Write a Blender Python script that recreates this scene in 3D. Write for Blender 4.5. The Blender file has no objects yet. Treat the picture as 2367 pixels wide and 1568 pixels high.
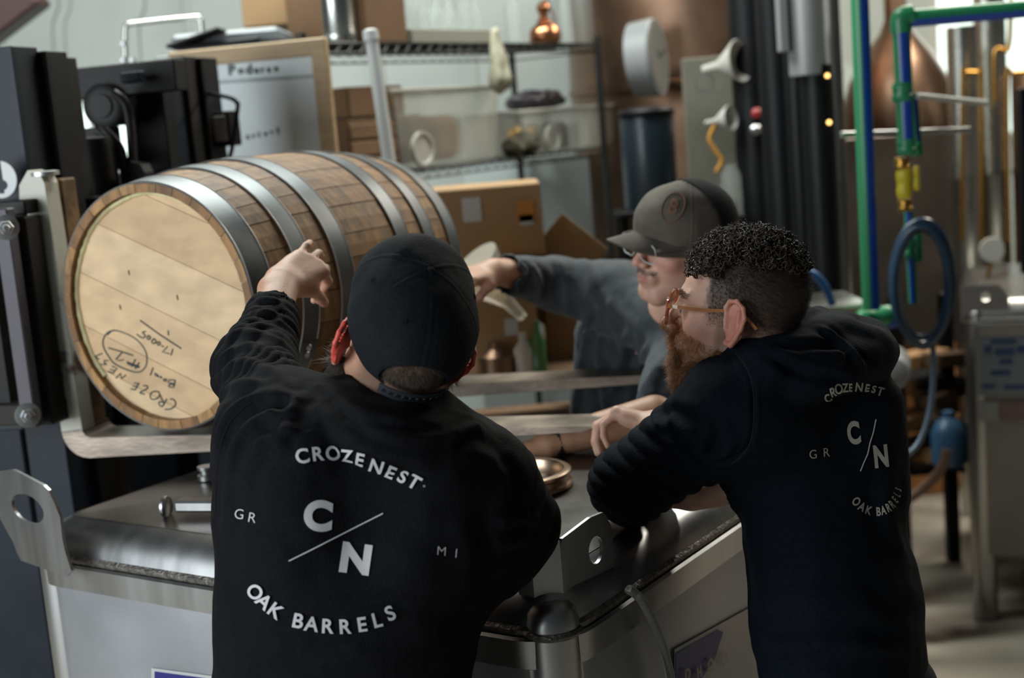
import bpy, bmesh, math, random
import numpy as np
from mathutils import Vector, Matrix
from mathutils.bvhtree import BVHTree
random.seed(7); rng = np.random.default_rng(7)
SC = bpy.context.scene; COL = SC.collection
PI = math.pi
# ------------------------------------------------------------------ camera
F_PX = 3200.0; W_PX = 2367.0; H_PX = 1568.0; CAM_H = 1.9
_r = math.radians(4.75); _p = math.atan(500 / F_PX)
FW = np.array([0, math.cos(_p), -math.sin(_p)]); _r0 = np.array([1, 0, 0.]); _u0 = np.array([0, math.sin(_p), math.cos(_p)])
RT = math.cos(_r) * _r0 - math.sin(_r) * _u0; UPV = math.sin(_r) * _r0 + math.cos(_r) * _u0
CP = np.array([0, 0, CAM_H])
cd = bpy.data.cameras.new('camera'); cam = bpy.data.objects.new('camera', cd); COL.objects.link(cam)
cd.sensor_width = 36.0; cd.lens = F_PX / W_PX * 36.0; cd.clip_start = 0.05
cam.matrix_world = Matrix(((RT[0], UPV[0], -FW[0], 0), (RT[1], UPV[1], -FW[1], 0), (RT[2], UPV[2], -FW[2], CAM_H), (0, 0, 0, 1)))
cd.dof.use_dof = True; cd.dof.focus_distance = 2.15; cd.dof.aperture_fstop = 2.9
SC.camera = cam
# ------------------------------------------------------------------ world, lights, exposure
SC.view_settings.view_transform = 'Standard'; SC.view_settings.look = 'None'
SC.view_settings.exposure = 0.18; SC.view_settings.gamma = 1.0; SC.view_settings.use_curve_mapping = False
wd = bpy.data.worlds.new('world'); SC.world = wd; wd.use_nodes = True
wd.node_tree.nodes['Background'].inputs[0].default_value = (0.62, 0.75, 0.80, 1)
wd.node_tree.nodes['Background'].inputs[1].default_value = 0.045
def area(name, loc, target, sx, sy, power, col):
    l = bpy.data.lights.new(name, 'AREA'); l.shape = 'RECTANGLE'; l.size = sx; l.size_y = sy; l.energy = power; l.color = col
    o = bpy.data.objects.new(name, l); COL.objects.link(o); o.location = loc
    o.rotation_euler = (Vector(target) - Vector(loc)).to_track_quat('-Z', 'Y').to_euler(); return o
area('daylight_door_light', (-3.9, -0.2, 2.15), (-0.1, 2.5, 1.3), 3.4, 2.8, 205, (0.90, 0.97, 1.0))
area('ceiling_panel_light', (-0.6, 4.4, 4.0), (-0.6, 4.4, 0), 2.4, 0.5, 140, (0.95, 1.0, 0.93))
area('ceiling_strip_light', (2.6, 6.0, 4.0), (2.2, 6.4, 0), 0.5, 2.4, 150, (1.0, 0.93, 0.80))
area('rear_daylight_window_light', (2.9, 8.6, 2.6), (1.9, 5.0, 1.0), 2.0, 1.6, 40, (0.86, 1.0, 0.93))

def ray(px, py): return FW + RT * (px - W_PX / 2) / F_PX - UPV * (py - H_PX / 2) / F_PX
def P(px, py, Y):
    d = ray(px, py); return CP + d * (Y / d[1])
def PZ(px, py, z):
    d = ray(px, py); return CP + d * ((z - CAM_H) / d[2])
def PL(px, py, O, N):
    d = ray(px, py); return CP + d * (np.dot(np.array(O) - CP, N) / np.dot(d, N))
def V(*a): return np.array(a, float)
def nrm(v): v = np.array(v, float); return v / np.linalg.norm(v)
# ------------------------------------------------------------------ materials
MATS = {}
def mat(name, col=(.5, .5, .5), rough=.5, metal=0.0, nscale=0, namt=0.0, bump=0.0, bscale=60, trans=0, alpha=1, emit=None, estr=1, stretch=None, spec=None, sss=0, col2=None, attr=None, coat=0, sheen=0, wave=None):
    if name in MATS: return MATS[name]
    m = bpy.data.materials.new(name); m.use_nodes = True; nt = m.node_tree; b = nt.nodes['Principled BSDF']; L = nt.links
    b.inputs['Base Color'].default_value = (*col, 1); b.inputs['Roughness'].default_value = rough; b.inputs['Metallic'].default_value = metal
    if trans: b.inputs['Transmission Weight'].default_value = trans; b.inputs['IOR'].default_value = 1.2
    if alpha < 1: b.inputs['Alpha'].default_value = alpha
    if spec is not None: b.inputs['Specular IOR Level'].default_value = spec
    if coat: b.inputs['Coat Weight'].default_value = coat
    if sheen: b.inputs['Sheen Weight'].default_value = sheen; b.inputs['Sheen Roughness'].default_value = .5
    if emit: b.inputs['Emission Color'].default_value = (*emit, 1); b.inputs['Emission Strength'].default_value = estr
    if sss:
        b.inputs['Subsurface Weight'].default_value = sss; b.inputs['Subsurface Radius'].default_value = (1, .25, .12); b.inputs['Subsurface Scale'].default_value = .006
    tc = nt.nodes.new('ShaderNodeTexCoord'); mp = nt.nodes.new('ShaderNodeMapping'); L.new(tc.outputs['Object'], mp.inputs['Vector'])
    if stretch: mp.inputs['Scale'].default_value = stretch
    src = None
    if attr:
        at = nt.nodes.new('ShaderNodeAttribute'); at.attribute_name = attr; src = at.outputs['Color']; L.new(src, b.inputs['Base Color'])
    if nscale:
        n = nt.nodes.new('ShaderNodeTexNoise'); n.inputs['Scale'].default_value = nscale; n.inputs['Detail'].default_value = 6; L.new(mp.outputs[0], n.inputs['Vector'])
        rp = nt.nodes.new('ShaderNodeValToRGB'); rp.color_ramp.elements[0].position = .35; rp.color_ramp.elements[1].position = .68; L.new(n.outputs['Fac'], rp.inputs[0])
        c2 = col2 if col2 else tuple(c * (1 - namt) for c in col)
        if attr:
            rp.color_ramp.elements[0].color = (1 - namt,) * 3 + (1,); rp.color_ramp.elements[1].color = (1, 1, 1, 1)
            mx = nt.nodes.new('ShaderNodeMix'); mx.data_type = 'RGBA'; mx.blend_type = 'MULTIPLY'; mx.inputs[0].default_value = 1
            L.new(src, mx.inputs[6]); L.new(rp.outputs[0], mx.inputs[7]); L.new(mx.outputs[2], b.inputs['Base Color'])
        else:
            rp.color_ramp.elements[0].color = (*c2, 1); rp.color_ramp.elements[1].color = (*col, 1); L.new(rp.outputs[0], b.inputs['Base Color'])
        if metal:
            mr = nt.nodes.new('ShaderNodeMapRange'); mr.inputs[3].default_value = max(0, rough - .08); mr.inputs[4].default_value = rough + .12; L.new(n.outputs['Fac'], mr.inputs[0]); L.new(mr.outputs[0], b.inputs['Roughness'])
    if bump:
        n2 = nt.nodes.new('ShaderNodeTexNoise'); n2.inputs['Scale'].default_value = bscale; n2.inputs['Detail'].default_value = 3; L.new(mp.outputs[0], n2.inputs['Vector'])
        bp = nt.nodes.new('ShaderNodeBump'); bp.inputs['Strength'].default_value = bump; bp.inputs['Distance'].default_value = .004; L.new(n2.outputs['Fac'], bp.inputs['Height']); L.new(bp.outputs[0], b.inputs['Normal'])
    MATS[name] = m; return m
# ------------------------------------------------------------------ object helpers
def newmesh(name, vs, fs, m, parent=None, smooth=False):
    me = bpy.data.meshes.new(name); me.from_pydata([tuple(map(float, v)) for v in vs], [], fs); me.update()
    return link(name, me, m, parent, smooth)
def link(name, me, m, parent=None, smooth=False):
    if m and not me.materials: me.materials.append(m)
    if smooth: me.polygons.foreach_set('use_smooth', np.ones(len(me.polygons), bool))
    o = bpy.data.objects.new(name, me); COL.objects.link(o)
    if parent:
        o.parent = parent
        if parent.get('base'): o.matrix_parent_inverse = Matrix.Translation(Vector(parent['base'])).inverted()
    return o
def tag(o, label=None, cat=None, group=None, kind=None):
    if label: o['label'] = label
    if cat: o['category'] = cat
    if group: o['group'] = group
    if kind: o['kind'] = kind
    return o
BASES = []
def thing(name, label, cat, base, group=None):
    o = bpy.data.objects.new(name, None); COL.objects.link(o); o.empty_display_size = .05
    o.location = tuple(map(float, base)); BASES.append(o)
    return tag(o, label, cat, group)
class MB:
    """collects shapes in world coordinates and links them as one mesh object"""
    def __init__(s): s.v = []; s.f = []; s.sm = []
    def add(s, vs, fs, smooth=False):
        n = len(s.v); s.v += [tuple(map(float, v)) for v in vs]; s.f += [tuple(i + n for i in f) for f in fs]; s.sm += [smooth] * len(fs); return s
    def obox(s, c, ax, ay, az, sx, sy, sz, bev=0.0):
        """oriented box, centre c, unit axes, full sizes, chamfered along the edges"""
        c = np.array(c, float); A = [np.array(ax, float), np.array(ay, float), np.array(az, float)]; S = [sx / 2, sy / 2, sz / 2]
        bev = min(bev, .45 * min(sx, sy, sz))
        if bev <= 0:
            vs = [c + A[0] * S[0] * i + A[1] * S[1] * j + A[2] * S[2] * k for i in (-1, 1) for j in (-1, 1) for k in (-1, 1)]
            return s.add(vs, [(0, 1, 3, 2), (4, 6, 7, 5), (0, 4, 5, 1), (2, 3, 7, 6), (0, 2, 6, 4), (1, 5, 7, 3)])
        vs = []; ix = {}
        for i in (-1, 1):
            for j in (-1, 1):
                for k in (-1, 1):
                    for a in range(3):
                        e = [S[0] - bev, S[1] - bev, S[2] - bev]; e[a] = S[a]
                        ix[(i, j, k, a)] = len(vs); vs.append(c + A[0] * e[0] * i + A[1] * e[1] * j + A[2] * e[2] * k)
        fs = []
        for a in range(3):
            b, d = [(1, 2), (0, 2), (0, 1)][a]
            for sg in (-1, 1):
                q = []
                for (u, w) in ((-1, -1), (1, -1), (1, 1), (-1, 1)):
                    t = [0, 0, 0]; t[a] = sg; t[b] = u; t[d] = w; q.append(ix[(*t, a)])
                fs.append(tuple(q))
            for u in (-1, 1):
                for w in (-1, 1):
                    q = []
                    for (sg, ff) in ((-1, b), (1, b), (1, d), (-1, d)):
                        t = [0, 0, 0]; t[a] = sg; t[b] = u; t[d] = w; q.append(ix[(*t, ff)])
                    fs.append(tuple(q))
        for i in (-1, 1):
            for j in (-1, 1):
                for k in (-1, 1): fs.append(tuple(ix[(i, j, k, a)] for a in range(3)))
        return s.add(vs, fs)
    def box(s, c, sx, sy, sz, rz=0, bev=.002):
        a = V(math.cos(rz), math.sin(rz), 0); b = V(-math.sin(rz), math.cos(rz), 0)
        return s.obox(c, a, b, (0, 0, 1), sx, sy, sz, bev)
    def beam(s, a, b, w, h, up=(0, 0, 1), bev=.002):
        a = np.array(a, float); b = np.array(b, float); d = nrm(b - a); x = np.cross(d, up)
        x = nrm(x) if np.linalg.norm(x) > 1e-4 else V(1, 0, 0); z = np.cross(x, d)
        return s.obox((a + b) / 2, x, d, z, w, np.linalg.norm(b - a), h, bev)
    def tube(s, pts, r, n=10, closed=False, cap=True):
        pts = [np.array(p, float) for p in pts]; m = len(pts); rs = r if hasattr(r, '__len__') else [r] * m
        vs = []; fs = []; up = None
        for i, p in enumerate(pts):
            if closed: t = pts[(i + 1) % m] - pts[i - 1]
            else: t = pts[min(i + 1, m - 1)] - pts[max(i - 1, 0)]
            t = nrm(t)
            if up is None: up = nrm(np.cross(t, (0.31, .2, 1) if abs(t[2]) < .9 else (1, 0.1, 0)))
            up = nrm(up - t * np.dot(up, t)); w = np.cross(t, up)
            for k in range(n):
                a = 2 * PI * k / n; vs.append(p + (up * math.cos(a) + w * math.sin(a)) * rs[i])
        for i in range(m if closed else m - 1):
            j = (i + 1) % m
            for k in range(n): fs.append((i * n + k, i * n + (k + 1) % n, j * n + (k + 1) % n, j * n + k))
        if cap and not closed: fs.append(tuple(range(n))[::-1]); fs.append(tuple((m - 1) * n + k for k in range(n)))
        return s.add(vs, fs, True)
    def cyl(s, a, b, r, n=24, r2=None, cap=True): return s.tube([a, b], [r, r if r2 is None else r2], n, cap=cap)
    def lathe(s, c, axis, prof, n=32, closed=False):
        """prof: (radius, height along axis) pairs"""
        c = np.array(c, float); ax = nrm(axis); e = nrm(np.cross(ax, (0, 0, 1) if abs(ax[2]) < .9 else (1, 0, 0))); g = np.cross(ax, e); m = len(prof)
        vs = [c + ax * h + (e * math.cos(2 * PI * k / n) + g * math.sin(2 * PI * k / n)) * r for (r, h) in prof for k in range(n)]
        fs = [(i * n + k, i * n + (k + 1) % n, ((i + 1) % m) * n + (k + 1) % n, ((i + 1) % m) * n + k) for i in range(m if closed else m - 1) for k in range(n)]
        if not closed:
            fs.append(tuple(range(n))[::-1]); fs.append(tuple((m - 1) * n + k for k in range(n)))
        return s.add(vs, fs, True)
    def prism(s, outline, O, X, Y, N, t, smooth=False):
        """flat outline (list of 2D points) in plane O,X,Y extruded by t along N"""
        n = len(outline); O, X, Y, N = (np.array(q, float) for q in (O, X, Y, N))
        vs = [O + X * x + Y * y for x, y in outline] + [O + X * x + Y * y + N * t for x, y in outline]
        fs = [tuple(range(n))[::-1], tuple(range(n, 2 * n))] + [(i, (i + 1) % n, (i + 1) % n + n, i + n) for i in range(n)]
        return s.add(vs, fs, smooth)
    def build(s, name, m, parent=None, label=None):
        me = bpy.data.meshes.new(name); me.from_pydata(s.v, [], s.f)
        bm = bmesh.new(); bm.from_mesh(me); bmesh.ops.recalc_face_normals(bm, faces=bm.faces); bm.to_mesh(me); bm.free()
        me.update()
        if any(s.sm):
            me.polygons.foreach_set('use_smooth', np.array(s.sm)); me.set_sharp_from_angle(angle=math.radians(38))
        o = link(name, me, m, None)
        if parent is not None: setpar(o, parent)
        if label: o['label'] = label
        return o
def worldloc(o):
    v = Vector((0, 0, 0)); 
    while o is not None: v = v + o.location; o = o.parent
    return v
def setpar(o, parent):
    """parent o; vertex data stays in world coordinates, so take the parent's position off the mesh"""
    w = worldloc(parent); o.data.transform(Matrix.Translation(-w)); o.parent = parent
def recentre(o, base):
    b = Vector(tuple(map(float, base))); o.data.transform(Matrix.Translation(-b)); o.location = b; return o
def arcpts(c, X, Y, r, a0, a1, n): return [np.array(c) + (np.array(X) * math.cos(a) + np.array(Y) * math.sin(a)) * r for a in np.linspace(a0, a1, n)]
def smoothpath(pts, sub=6):
    pts = [np.array(p, float) for p in pts]; out = []
    for i in range(len(pts) - 1):
        p0 = pts[max(i - 1, 0)]; p1 = pts[i]; p2 = pts[i + 1]; p3 = pts[min(i + 2, len(pts) - 1)]
        for t in np.linspace(0, 1, sub, endpoint=False):
            out.append(.5 * ((2 * p1) + (-p0 + p2) * t + (2 * p0 - 5 * p1 + 4 * p2 - p3) * t * t + (-p0 + 3 * p1 - 3 * p2 + p3) * t ** 3))
    out.append(pts[-1]); return out
# ------------------------------------------------------------------ distance-field modelling for bodies and clothes
class Vol:
    def __init__(s, lo, hi, vox):
        s.lo = np.array(lo, float); s.vox = vox; s.n = np.ceil((np.array(hi) - s.lo) / vox).astype(int) + 1
        s.G = np.full(s.n, .25, np.float32)
    def add(s, prim, k=.01, op='u', T=None, m=None):
        f, lo, hi = prim; lo = np.array(lo) - k - 2.5 * s.vox; hi = np.array(hi) + k + 2.5 * s.vox
        if T is not None:
            R, O = T; cs = np.array([[x, y, z] for x in (lo[0], hi[0]) for y in (lo[1], hi[1]) for z in (lo[2], hi[2])]) @ R.T + O
            lo = cs.min(0); hi = cs.max(0)
        i0 = np.clip(np.floor((lo - s.lo) / s.vox).astype(int), 0, s.n); i1 = np.clip(np.ceil((hi - s.lo) / s.vox).astype(int) + 1, 0, s.n)
        if np.any(i1 <= i0): return
        gx, gy, gz = [(s.lo[a] + s.vox * np.arange(i0[a], i1[a])).astype(np.float32) for a in range(3)]
        p = np.stack(np.meshgrid(gx, gy, gz, indexing='ij'), -1)
        sc = 1
        if T is not None: sc = np.linalg.norm(R[:, 0]); p = (p - O.astype(np.float32)) @ (R / sc ** 2).astype(np.float32)
        d = f(p).astype(np.float32) * (1 if T is None else sc); sl = tuple(slice(i0[a], i1[a]) for a in range(3)); g = s.G[sl]
        if op == 'u':
            h = np.maximum(k - np.abs(g - d), 0) / k; s.G[sl] = np.minimum(g, d) - h * h * k * .25
        elif op == 's':
            d = -d; h = np.maximum(k - np.abs(g - d), 0) / k; s.G[sl] = np.maximum(g, d) + h * h * k * .25
        elif op == 'i': s.G[sl] = np.maximum(g, d)
    def mesh(s, it=0):
        G = s.G; sg = G < 0
        if sg[0].any() or sg[-1].any() or sg[:, 0].any() or sg[:, -1].any() or sg[:, :, 0].any() or sg[:, :, -1].any():
            G[0] = G[-1] = .05; G[:, 0] = G[:, -1] = .05; G[:, :, 0] = G[:, :, -1] = .05; sg = G < 0
        c = np.zeros(np.array(G.shape) - 1, np.uint8); nx, ny, nz = c.shape
        for i in (0, 1):
            for j in (0, 1):
                for k in (0, 1): c += sg[i:nx + i, j:ny + j, k:nz + k]
        A = np.argwhere((c > 0) & (c < 8)); idm = np.full(c.shape, -1, np.int32); idm[tuple(A.T)] = np.arange(len(A))
        acc = np.zeros((len(A), 3)); cnt = np.zeros(len(A))
        for ax in range(3):
            o = [a for a in range(3) if a != ax]
            for u in (0, 1):
                for w in (0, 1):
                    q0 = A.copy(); q0[:, o[0]] += u; q0[:, o[1]] += w; q1 = q0.copy(); q1[:, ax] += 1
                    g0 = G[tuple(q0.T)]; g1 = G[tuple(q1.T)]; mk = (g0 < 0) != (g1 < 0)
                    t = np.where(mk, g0 / np.where(mk, g0 - g1, 1), 0); pp = q0.astype(float); pp[:, ax] += t
                    acc[mk] += pp[mk]; cnt[mk] += 1
        vs = acc / cnt[:, None] * s.vox + s.lo; Q = []
        for ax in range(3):
            o = [a for a in range(3) if a != ax]; sl0 = [slice(None)] * 3; sl1 = [slice(None)] * 3; sl0[ax] = slice(0, -1); sl1[ax] = slice(1, None)
            a = sg[tuple(sl0)]; b = sg[tuple(sl1)]; E = np.argwhere(a != b)
            E = E[(E[:, o[0]] > 0) & (E[:, o[1]] > 0) & (E[:, o[0]] < c.shape[o[0]]) & (E[:, o[1]] < c.shape[o[1]])]
            ins = a[tuple(E.T)]; q = []
            for (u, w) in ((-1, -1), (0, -1), (0, 0), (-1, 0)):
                e = E.copy(); e[:, o[0]] += u; e[:, o[1]] += w; q.append(idm[tuple(e.T)])
            q = np.stack(q, 1); flip = ins if ax != 1 else ~ins
            q[~flip] = q[~flip][:, ::-1]; Q.append(q)
        Q = np.concatenate(Q)
        for _ in range(it):  # light smoothing
            S = np.zeros_like(vs); n = np.zeros(len(vs))
            for i in range(4):
                a = Q[:, i]; b = Q[:, (i + 1) % 4]; np.add.at(S, a, vs[b]); np.add.at(n, a, 1)
            vs = .5 * vs + .5 * S / np.maximum(n, 1)[:, None]
        return vs, Q
def npmesh(name, vs, Q):
    me = bpy.data.meshes.new(name); me.vertices.add(len(vs)); me.vertices.foreach_set('co', np.asarray(vs, np.float32).ravel())
    k = Q.shape[1]; me.loops.add(Q.size); me.loops.foreach_set('vertex_index', Q.astype(np.int32).ravel())
    me.polygons.add(len(Q)); me.polygons.foreach_set('loop_start', np.arange(0, Q.size, k, dtype=np.int32)); me.polygons.foreach_set('loop_total', np.full(len(Q), k, np.int32))
    me.polygons.foreach_set('use_smooth', np.ones(len(Q), bool)); me.update(calc_edges=True); me.validate(); return me
def normals(vs, Q):
    n = np.cross(vs[Q[:, 2]] - vs[Q[:, 0]], vs[Q[:, 3 if Q.shape[1] > 3 else 1]] - vs[Q[:, 1 if Q.shape[1] > 3 else 0]])
    N = np.zeros_like(vs)
    for i in range(Q.shape[1]): np.add.at(N, Q[:, i], n)
    return N / np.maximum(np.linalg.norm(N, axis=1), 1e-12)[:, None]
def cone(a, b, r1, r2=None, flat=None, fax=None):
    """round cone; optional flattening factor along direction fax"""
    a = np.array(a, float); b = np.array(b, float); r2 = r1 if r2 is None else r2; ba = b - a; L = float(ba @ ba) + 1e-12; R = max(r1, r2)
    def f(p):
        q = p - a.astype(np.float32); h = np.clip((q @ ba.astype(np.float32)) / L, 0, 1); w = q - h[..., None] * ba.astype(np.float32)
        if flat:
            fa = nrm(fax).astype(np.float32); c = w @ fa; d = np.sqrt(np.maximum((w * w).sum(-1) + c * c * (1 / flat ** 2 - 1), 1e-12)); r = r1 + (r2 - r1) * h
            k = d - r; return k * np.where(np.abs(c) > .3 * d * flat, (flat + 1) / 2, 1)
        return np.sqrt((w * w).sum(-1)) - (r1 + (r2 - r1) * h)
    return f, np.minimum(a, b) - R, np.maximum(a, b) + R
def ell(c, r, R=None):
    c = np.array(c, float); r = np.array(r, float)
    def f(p):
        q = p - c.astype(np.float32)
        if R is not None: q = q @ R.astype(np.float32)
        k0 = np.sqrt(((q / r) ** 2).sum(-1)); k1 = np.sqrt(((q / (r * r)) ** 2).sum(-1)); return k0 * (k0 - 1) / np.maximum(k1, 1e-6)
    m = r.max() if R is not None else r
    return f, c - m, c + m
def rot(z=0, x=0, y=0):
    z, x, y = map(math.radians, (z, x, y))
    Z = np.array([[math.cos(z), -math.sin(z), 0], [math.sin(z), math.cos(z), 0], [0, 0, 1]])
    X = np.array([[1, 0, 0], [0, math.cos(x), -math.sin(x)], [0, math.sin(x), math.cos(x)]])
    Y = np.array([[math.cos(y), 0, math.sin(y)], [0, 1, 0], [-math.sin(y), 0, math.cos(y)]])
    return Z @ X @ Y
def noise3(p, seed=0):
    """smooth value noise, vectorised"""
    r = np.random.default_rng(seed); T = r.random(4096).astype(np.float32); i = np.floor(p).astype(np.int64); f = p - i; f = f * f * (3 - 2 * f); o = 0
    for a in (0, 1):
        for b in (0, 1):
            for c in (0, 1):
                h = ((i[:, 0] + a) * 73856093 ^ (i[:, 1] + b) * 19349663 ^ (i[:, 2] + c) * 83492791) & 4095
                o = o + T[h] * (f[:, 0] if a else 1 - f[:, 0]) * (f[:, 1] if b else 1 - f[:, 1]) * (f[:, 2] if c else 1 - f[:, 2])
    return o - .5
def bvh(vs, Q): return BVHTree.FromPolygons([tuple(v) for v in vs.tolist()], Q.tolist())
def cast(b, px, py, off=0.0):
    """where the sight line of an image point meets the surface (design-time placing of folds and print)"""
    d = nrm(ray(px, py)); h = b.ray_cast(Vector(CP), Vector(d))
    if h[0] is None: return None
    n = np.array(h[1]); n = -n if n @ d > 0 else n
    return np.array(h[0]) + n * off
def segdist(p, a, b):
    ba = b - a; h = np.clip(((p - a) @ ba) / (ba @ ba + 1e-12), 0, 1); return np.linalg.norm(p - a - h[:, None] * ba, axis=1), h
def folds(vs, Q, lines, front=True):
    """raise ridges / press valleys along polylines given on the surface; lines: (points_px, width, amplitude)"""
    b = bvh(vs, Q); N = normals(vs, Q); D = np.zeros(len(vs))
    for pts, w, amp in lines:
        P3 = [q for q in (cast(b, *p) for p in smoothpath([V(x, y) for x, y in pts], 4)) if q is not None]
        if len(P3) < 2: continue
        P3 = np.array(P3); lo = P3.min(0) - 4 * w; hi = P3.max(0) + 4 * w; ix = np.where(((vs > lo) & (vs < hi)).all(1))[0]
        if not len(ix): continue
        best = np.full(len(ix), 9.); tt = np.zeros(len(ix)); n = len(P3) - 1
        for i in range(n):
            d, h = segdist(vs[ix], P3[i], P3[i + 1]); m = d < best; best[m] = d[m]; tt[m] = (i + h[m]) / n
        e = np.clip(np.minimum(tt, 1 - tt) * 5 + .25, 0, 1)
        D[ix] += amp * (np.exp(-(best / w) ** 2) - .5 * np.exp(-((best - 2 * w) / w) ** 2)) * e
    return vs + N * D[:, None]
# ------------------------------------------------------------------ materials in use
M_STEEL = mat('brushed_steel', (.50, .51, .52), .34, 1.0, nscale=14, namt=.25, bump=.06, bscale=30, stretch=(1, 1, .15))
M_DECK = mat('steel_deck', (.20, .19, .18), .34, 1.0, nscale=6, namt=.3, bump=.05, bscale=20)
M_WALLST = mat('milled_steel_wall', (.40, .415, .45), .5, .85, nscale=5, namt=.16, bump=.05, bscale=12)
M_WELD = mat('weld_bead', (.28, .26, .24), .45, 1.0, nscale=90, namt=.5, bump=.5, bscale=160)
M_HOOP = mat('galvanised_hoop', (.16, .172, .18), .42, .9, nscale=9, namt=.4, bump=.06, bscale=40)
M_RIVET = mat('rivet', (.55, .55, .55), .35, 1.0)
M_OAK = [mat('oak_stave_%s' % n, c, .62, nscale=16, namt=.6, bump=.35, bscale=26, stretch=s) for n, c, s in (('warm', (.36, .185, .060), (3, 3, .7)), ('dark', (.28, .135, .042), (2, 3, .8)), ('pale', (.41, .22, .075), (3, 2, .7)))]
M_HEADW = [mat('oak_head_%s' % n, c, .6, nscale=9, namt=.24, bump=.15, bscale=40, stretch=(1.5, 1.5, 3)) for n, c in (('pale', (.66, .455, .26)), ('honey', (.60, .405, .225)), ('cream', (.68, .49, .29)))]
M_CHIME = mat('oak_chime', (.40, .25, .125), .65, nscale=12, namt=.3, bump=.2)
M_WAX = mat('wax_bead', (.70, .63, .35), .5, nscale=30, namt=.2)
M_INK = mat('marker_ink', (.035, .05, .05), .6)
M_NAVY = mat('navy_mast_paint', (.011, .018, .029), .5, spec=.25, nscale=8, namt=.3, bump=.05)
M_BLACK = mat('black_steel', (.0055, .0055, .0065), .5, spec=.22, nscale=12, namt=.4, bump=.05)
M_DKBR = mat('greasy_dark_steel', (.016, .0125, .0105), .55, spec=.25, nscale=12, namt=.4)
M_RUST = mat('rusted_steel', (.24, .14, .06), .75, .3, nscale=14, namt=.65, bump=.4, bscale=60)
M_FORKW = mat('chipped_white_paint', (.50, .50, .43), .5, nscale=9, col2=(.12, .075, .045), bump=.25, bscale=40)
MATS['chipped_white_paint'].node_tree.nodes['Color Ramp'].color_ramp.elements[0].position = .38
MATS['chipped_white_paint'].node_tree.nodes['Color Ramp'].color_ramp.elements[1].position = .44
M_FORKB = mat('worn_fork_steel', (.36, .30, .25), .38, .85, nscale=9, namt=.45, bump=.12, bscale=50, stretch=(1, 1, 3))
M_ZINC = mat('zinc', (.5, .52, .53), .4, 1.0)
M_WHITE = mat('white_print', (.62, .64, .64), .6)
M_RUBBER = mat('black_rubber', (.012, .012, .012), .5)
M_GLASS = mat('lamp_glass', (.30, .29, .27), .25, nscale=30, namt=.2)
# ------------------------------------------------------------------ setting
def struct(o, kind='structure'): o['kind'] = kind; return o
M_FLOOR = mat('concrete_floor', (.44, .39, .32), .55, nscale=1.6, namt=.3, bump=.1, bscale=30)
M_WALL = mat('liner_panel', (.46, .50, .48), .5, nscale=2, namt=.1)
M_CEIL = mat('ceiling_dark', (.10, .10, .10), .8)
fl = MB().obox((0, 4.0, -.05), (1, 0, 0), (0, 1, 0), (0, 0, 1), 12, 12, .1, 0).build('floor', M_FLOOR); struct(fl); recentre(fl, (0, 4, 0))
for i, x in enumerate((-2.2, .2, 2.6)):
    j = MB().box((x, 4, .0005), .006, 11.9, .001, 0, 0).build('floor_joint', M_BLACK, fl)
ceil = MB().obox((0, 4.0, 4.45), (1, 0, 0), (0, 1, 0), (0, 0, 1), 12, 12, .1, 0).build('ceiling', M_CEIL); struct(ceil); recentre(ceil, (0, 4, 4.4))
WALLY = 7.0
wb = MB()
# back wall with an opening for the small bright window seen through the mast, and a larger one to the right
def wall_with_holes(x0, x1, z0, z1, y, t, holes):
    xs = sorted({x0, x1, *[h[0] for h in holes], *[h[1] for h in holes]}); m = MB()
    for a, b in zip(xs[:-1], xs[1:]):
        cuts = sorted([(h[2], h[3]) for h in holes if h[0] <= a and b <= h[1]]); z = z0
        for c, d in cuts + [(z1, z1)]:
            if c > z: m.obox(((a + b) / 2, y + t / 2, (z + c) / 2), (1, 0, 0), (0, 1, 0), (0, 0, 1), b - a, t, c - z, 0)
            z = d
    return m
A0 = P(110, 420, WALLY); A1 = P(330, 215, WALLY); B0 = P(2165, 330, 9.0); B1 = P(2420, 60, 9.0)
wl = wall_with_holes(-6, 1.55, 0, 4.4, WALLY, .12, [(A0[0], A1[0], A0[2], A1[2])]).build('wall_back', M_WALL); struct(wl)
for k in range(16):   # standing seams of the liner panels
    x = -5.6 + k * .46
    if A0[0] - .05 < x < A1[0] + .05: continue
    MB().box((x, WALLY - .012, 2.2), .03, .022, 4.38, 0, .004).build('panel_seam', M_WALL, wl)
MB().box((-2.2, WALLY - .03, 3.15), 7.2, .05, .07, 0, .01).build('wall_rail', M_WALL, wl)
wn = wall_with_holes(1.55, 6, 0, 4.4, 9.0, .12, [(B0[0], B1[0], B0[2], B1[2] + .5)]).build('wall_back_far', M_WALL); struct(wn)
wr = MB().obox((6.05, 4, 2.2), (1, 0, 0), (0, 1, 0), (0, 0, 1), .1, 12, 4.4, 0).build('wall_right', mat('dark_wall', (.07, .065, .055), .7)); struct(wr)
ws = MB().obox((1.55, 8.0, 2.2), (1, 0, 0), (0, 1, 0), (0, 0, 1), .1, 1.9, 4.4, 0).build('wall_inner', M_WALL); struct(ws)
M_SKYG = mat('bright_window_glass', (.8, .9, .85), .2, emit=(.80, 1.0, .92), estr=1.15)
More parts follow.
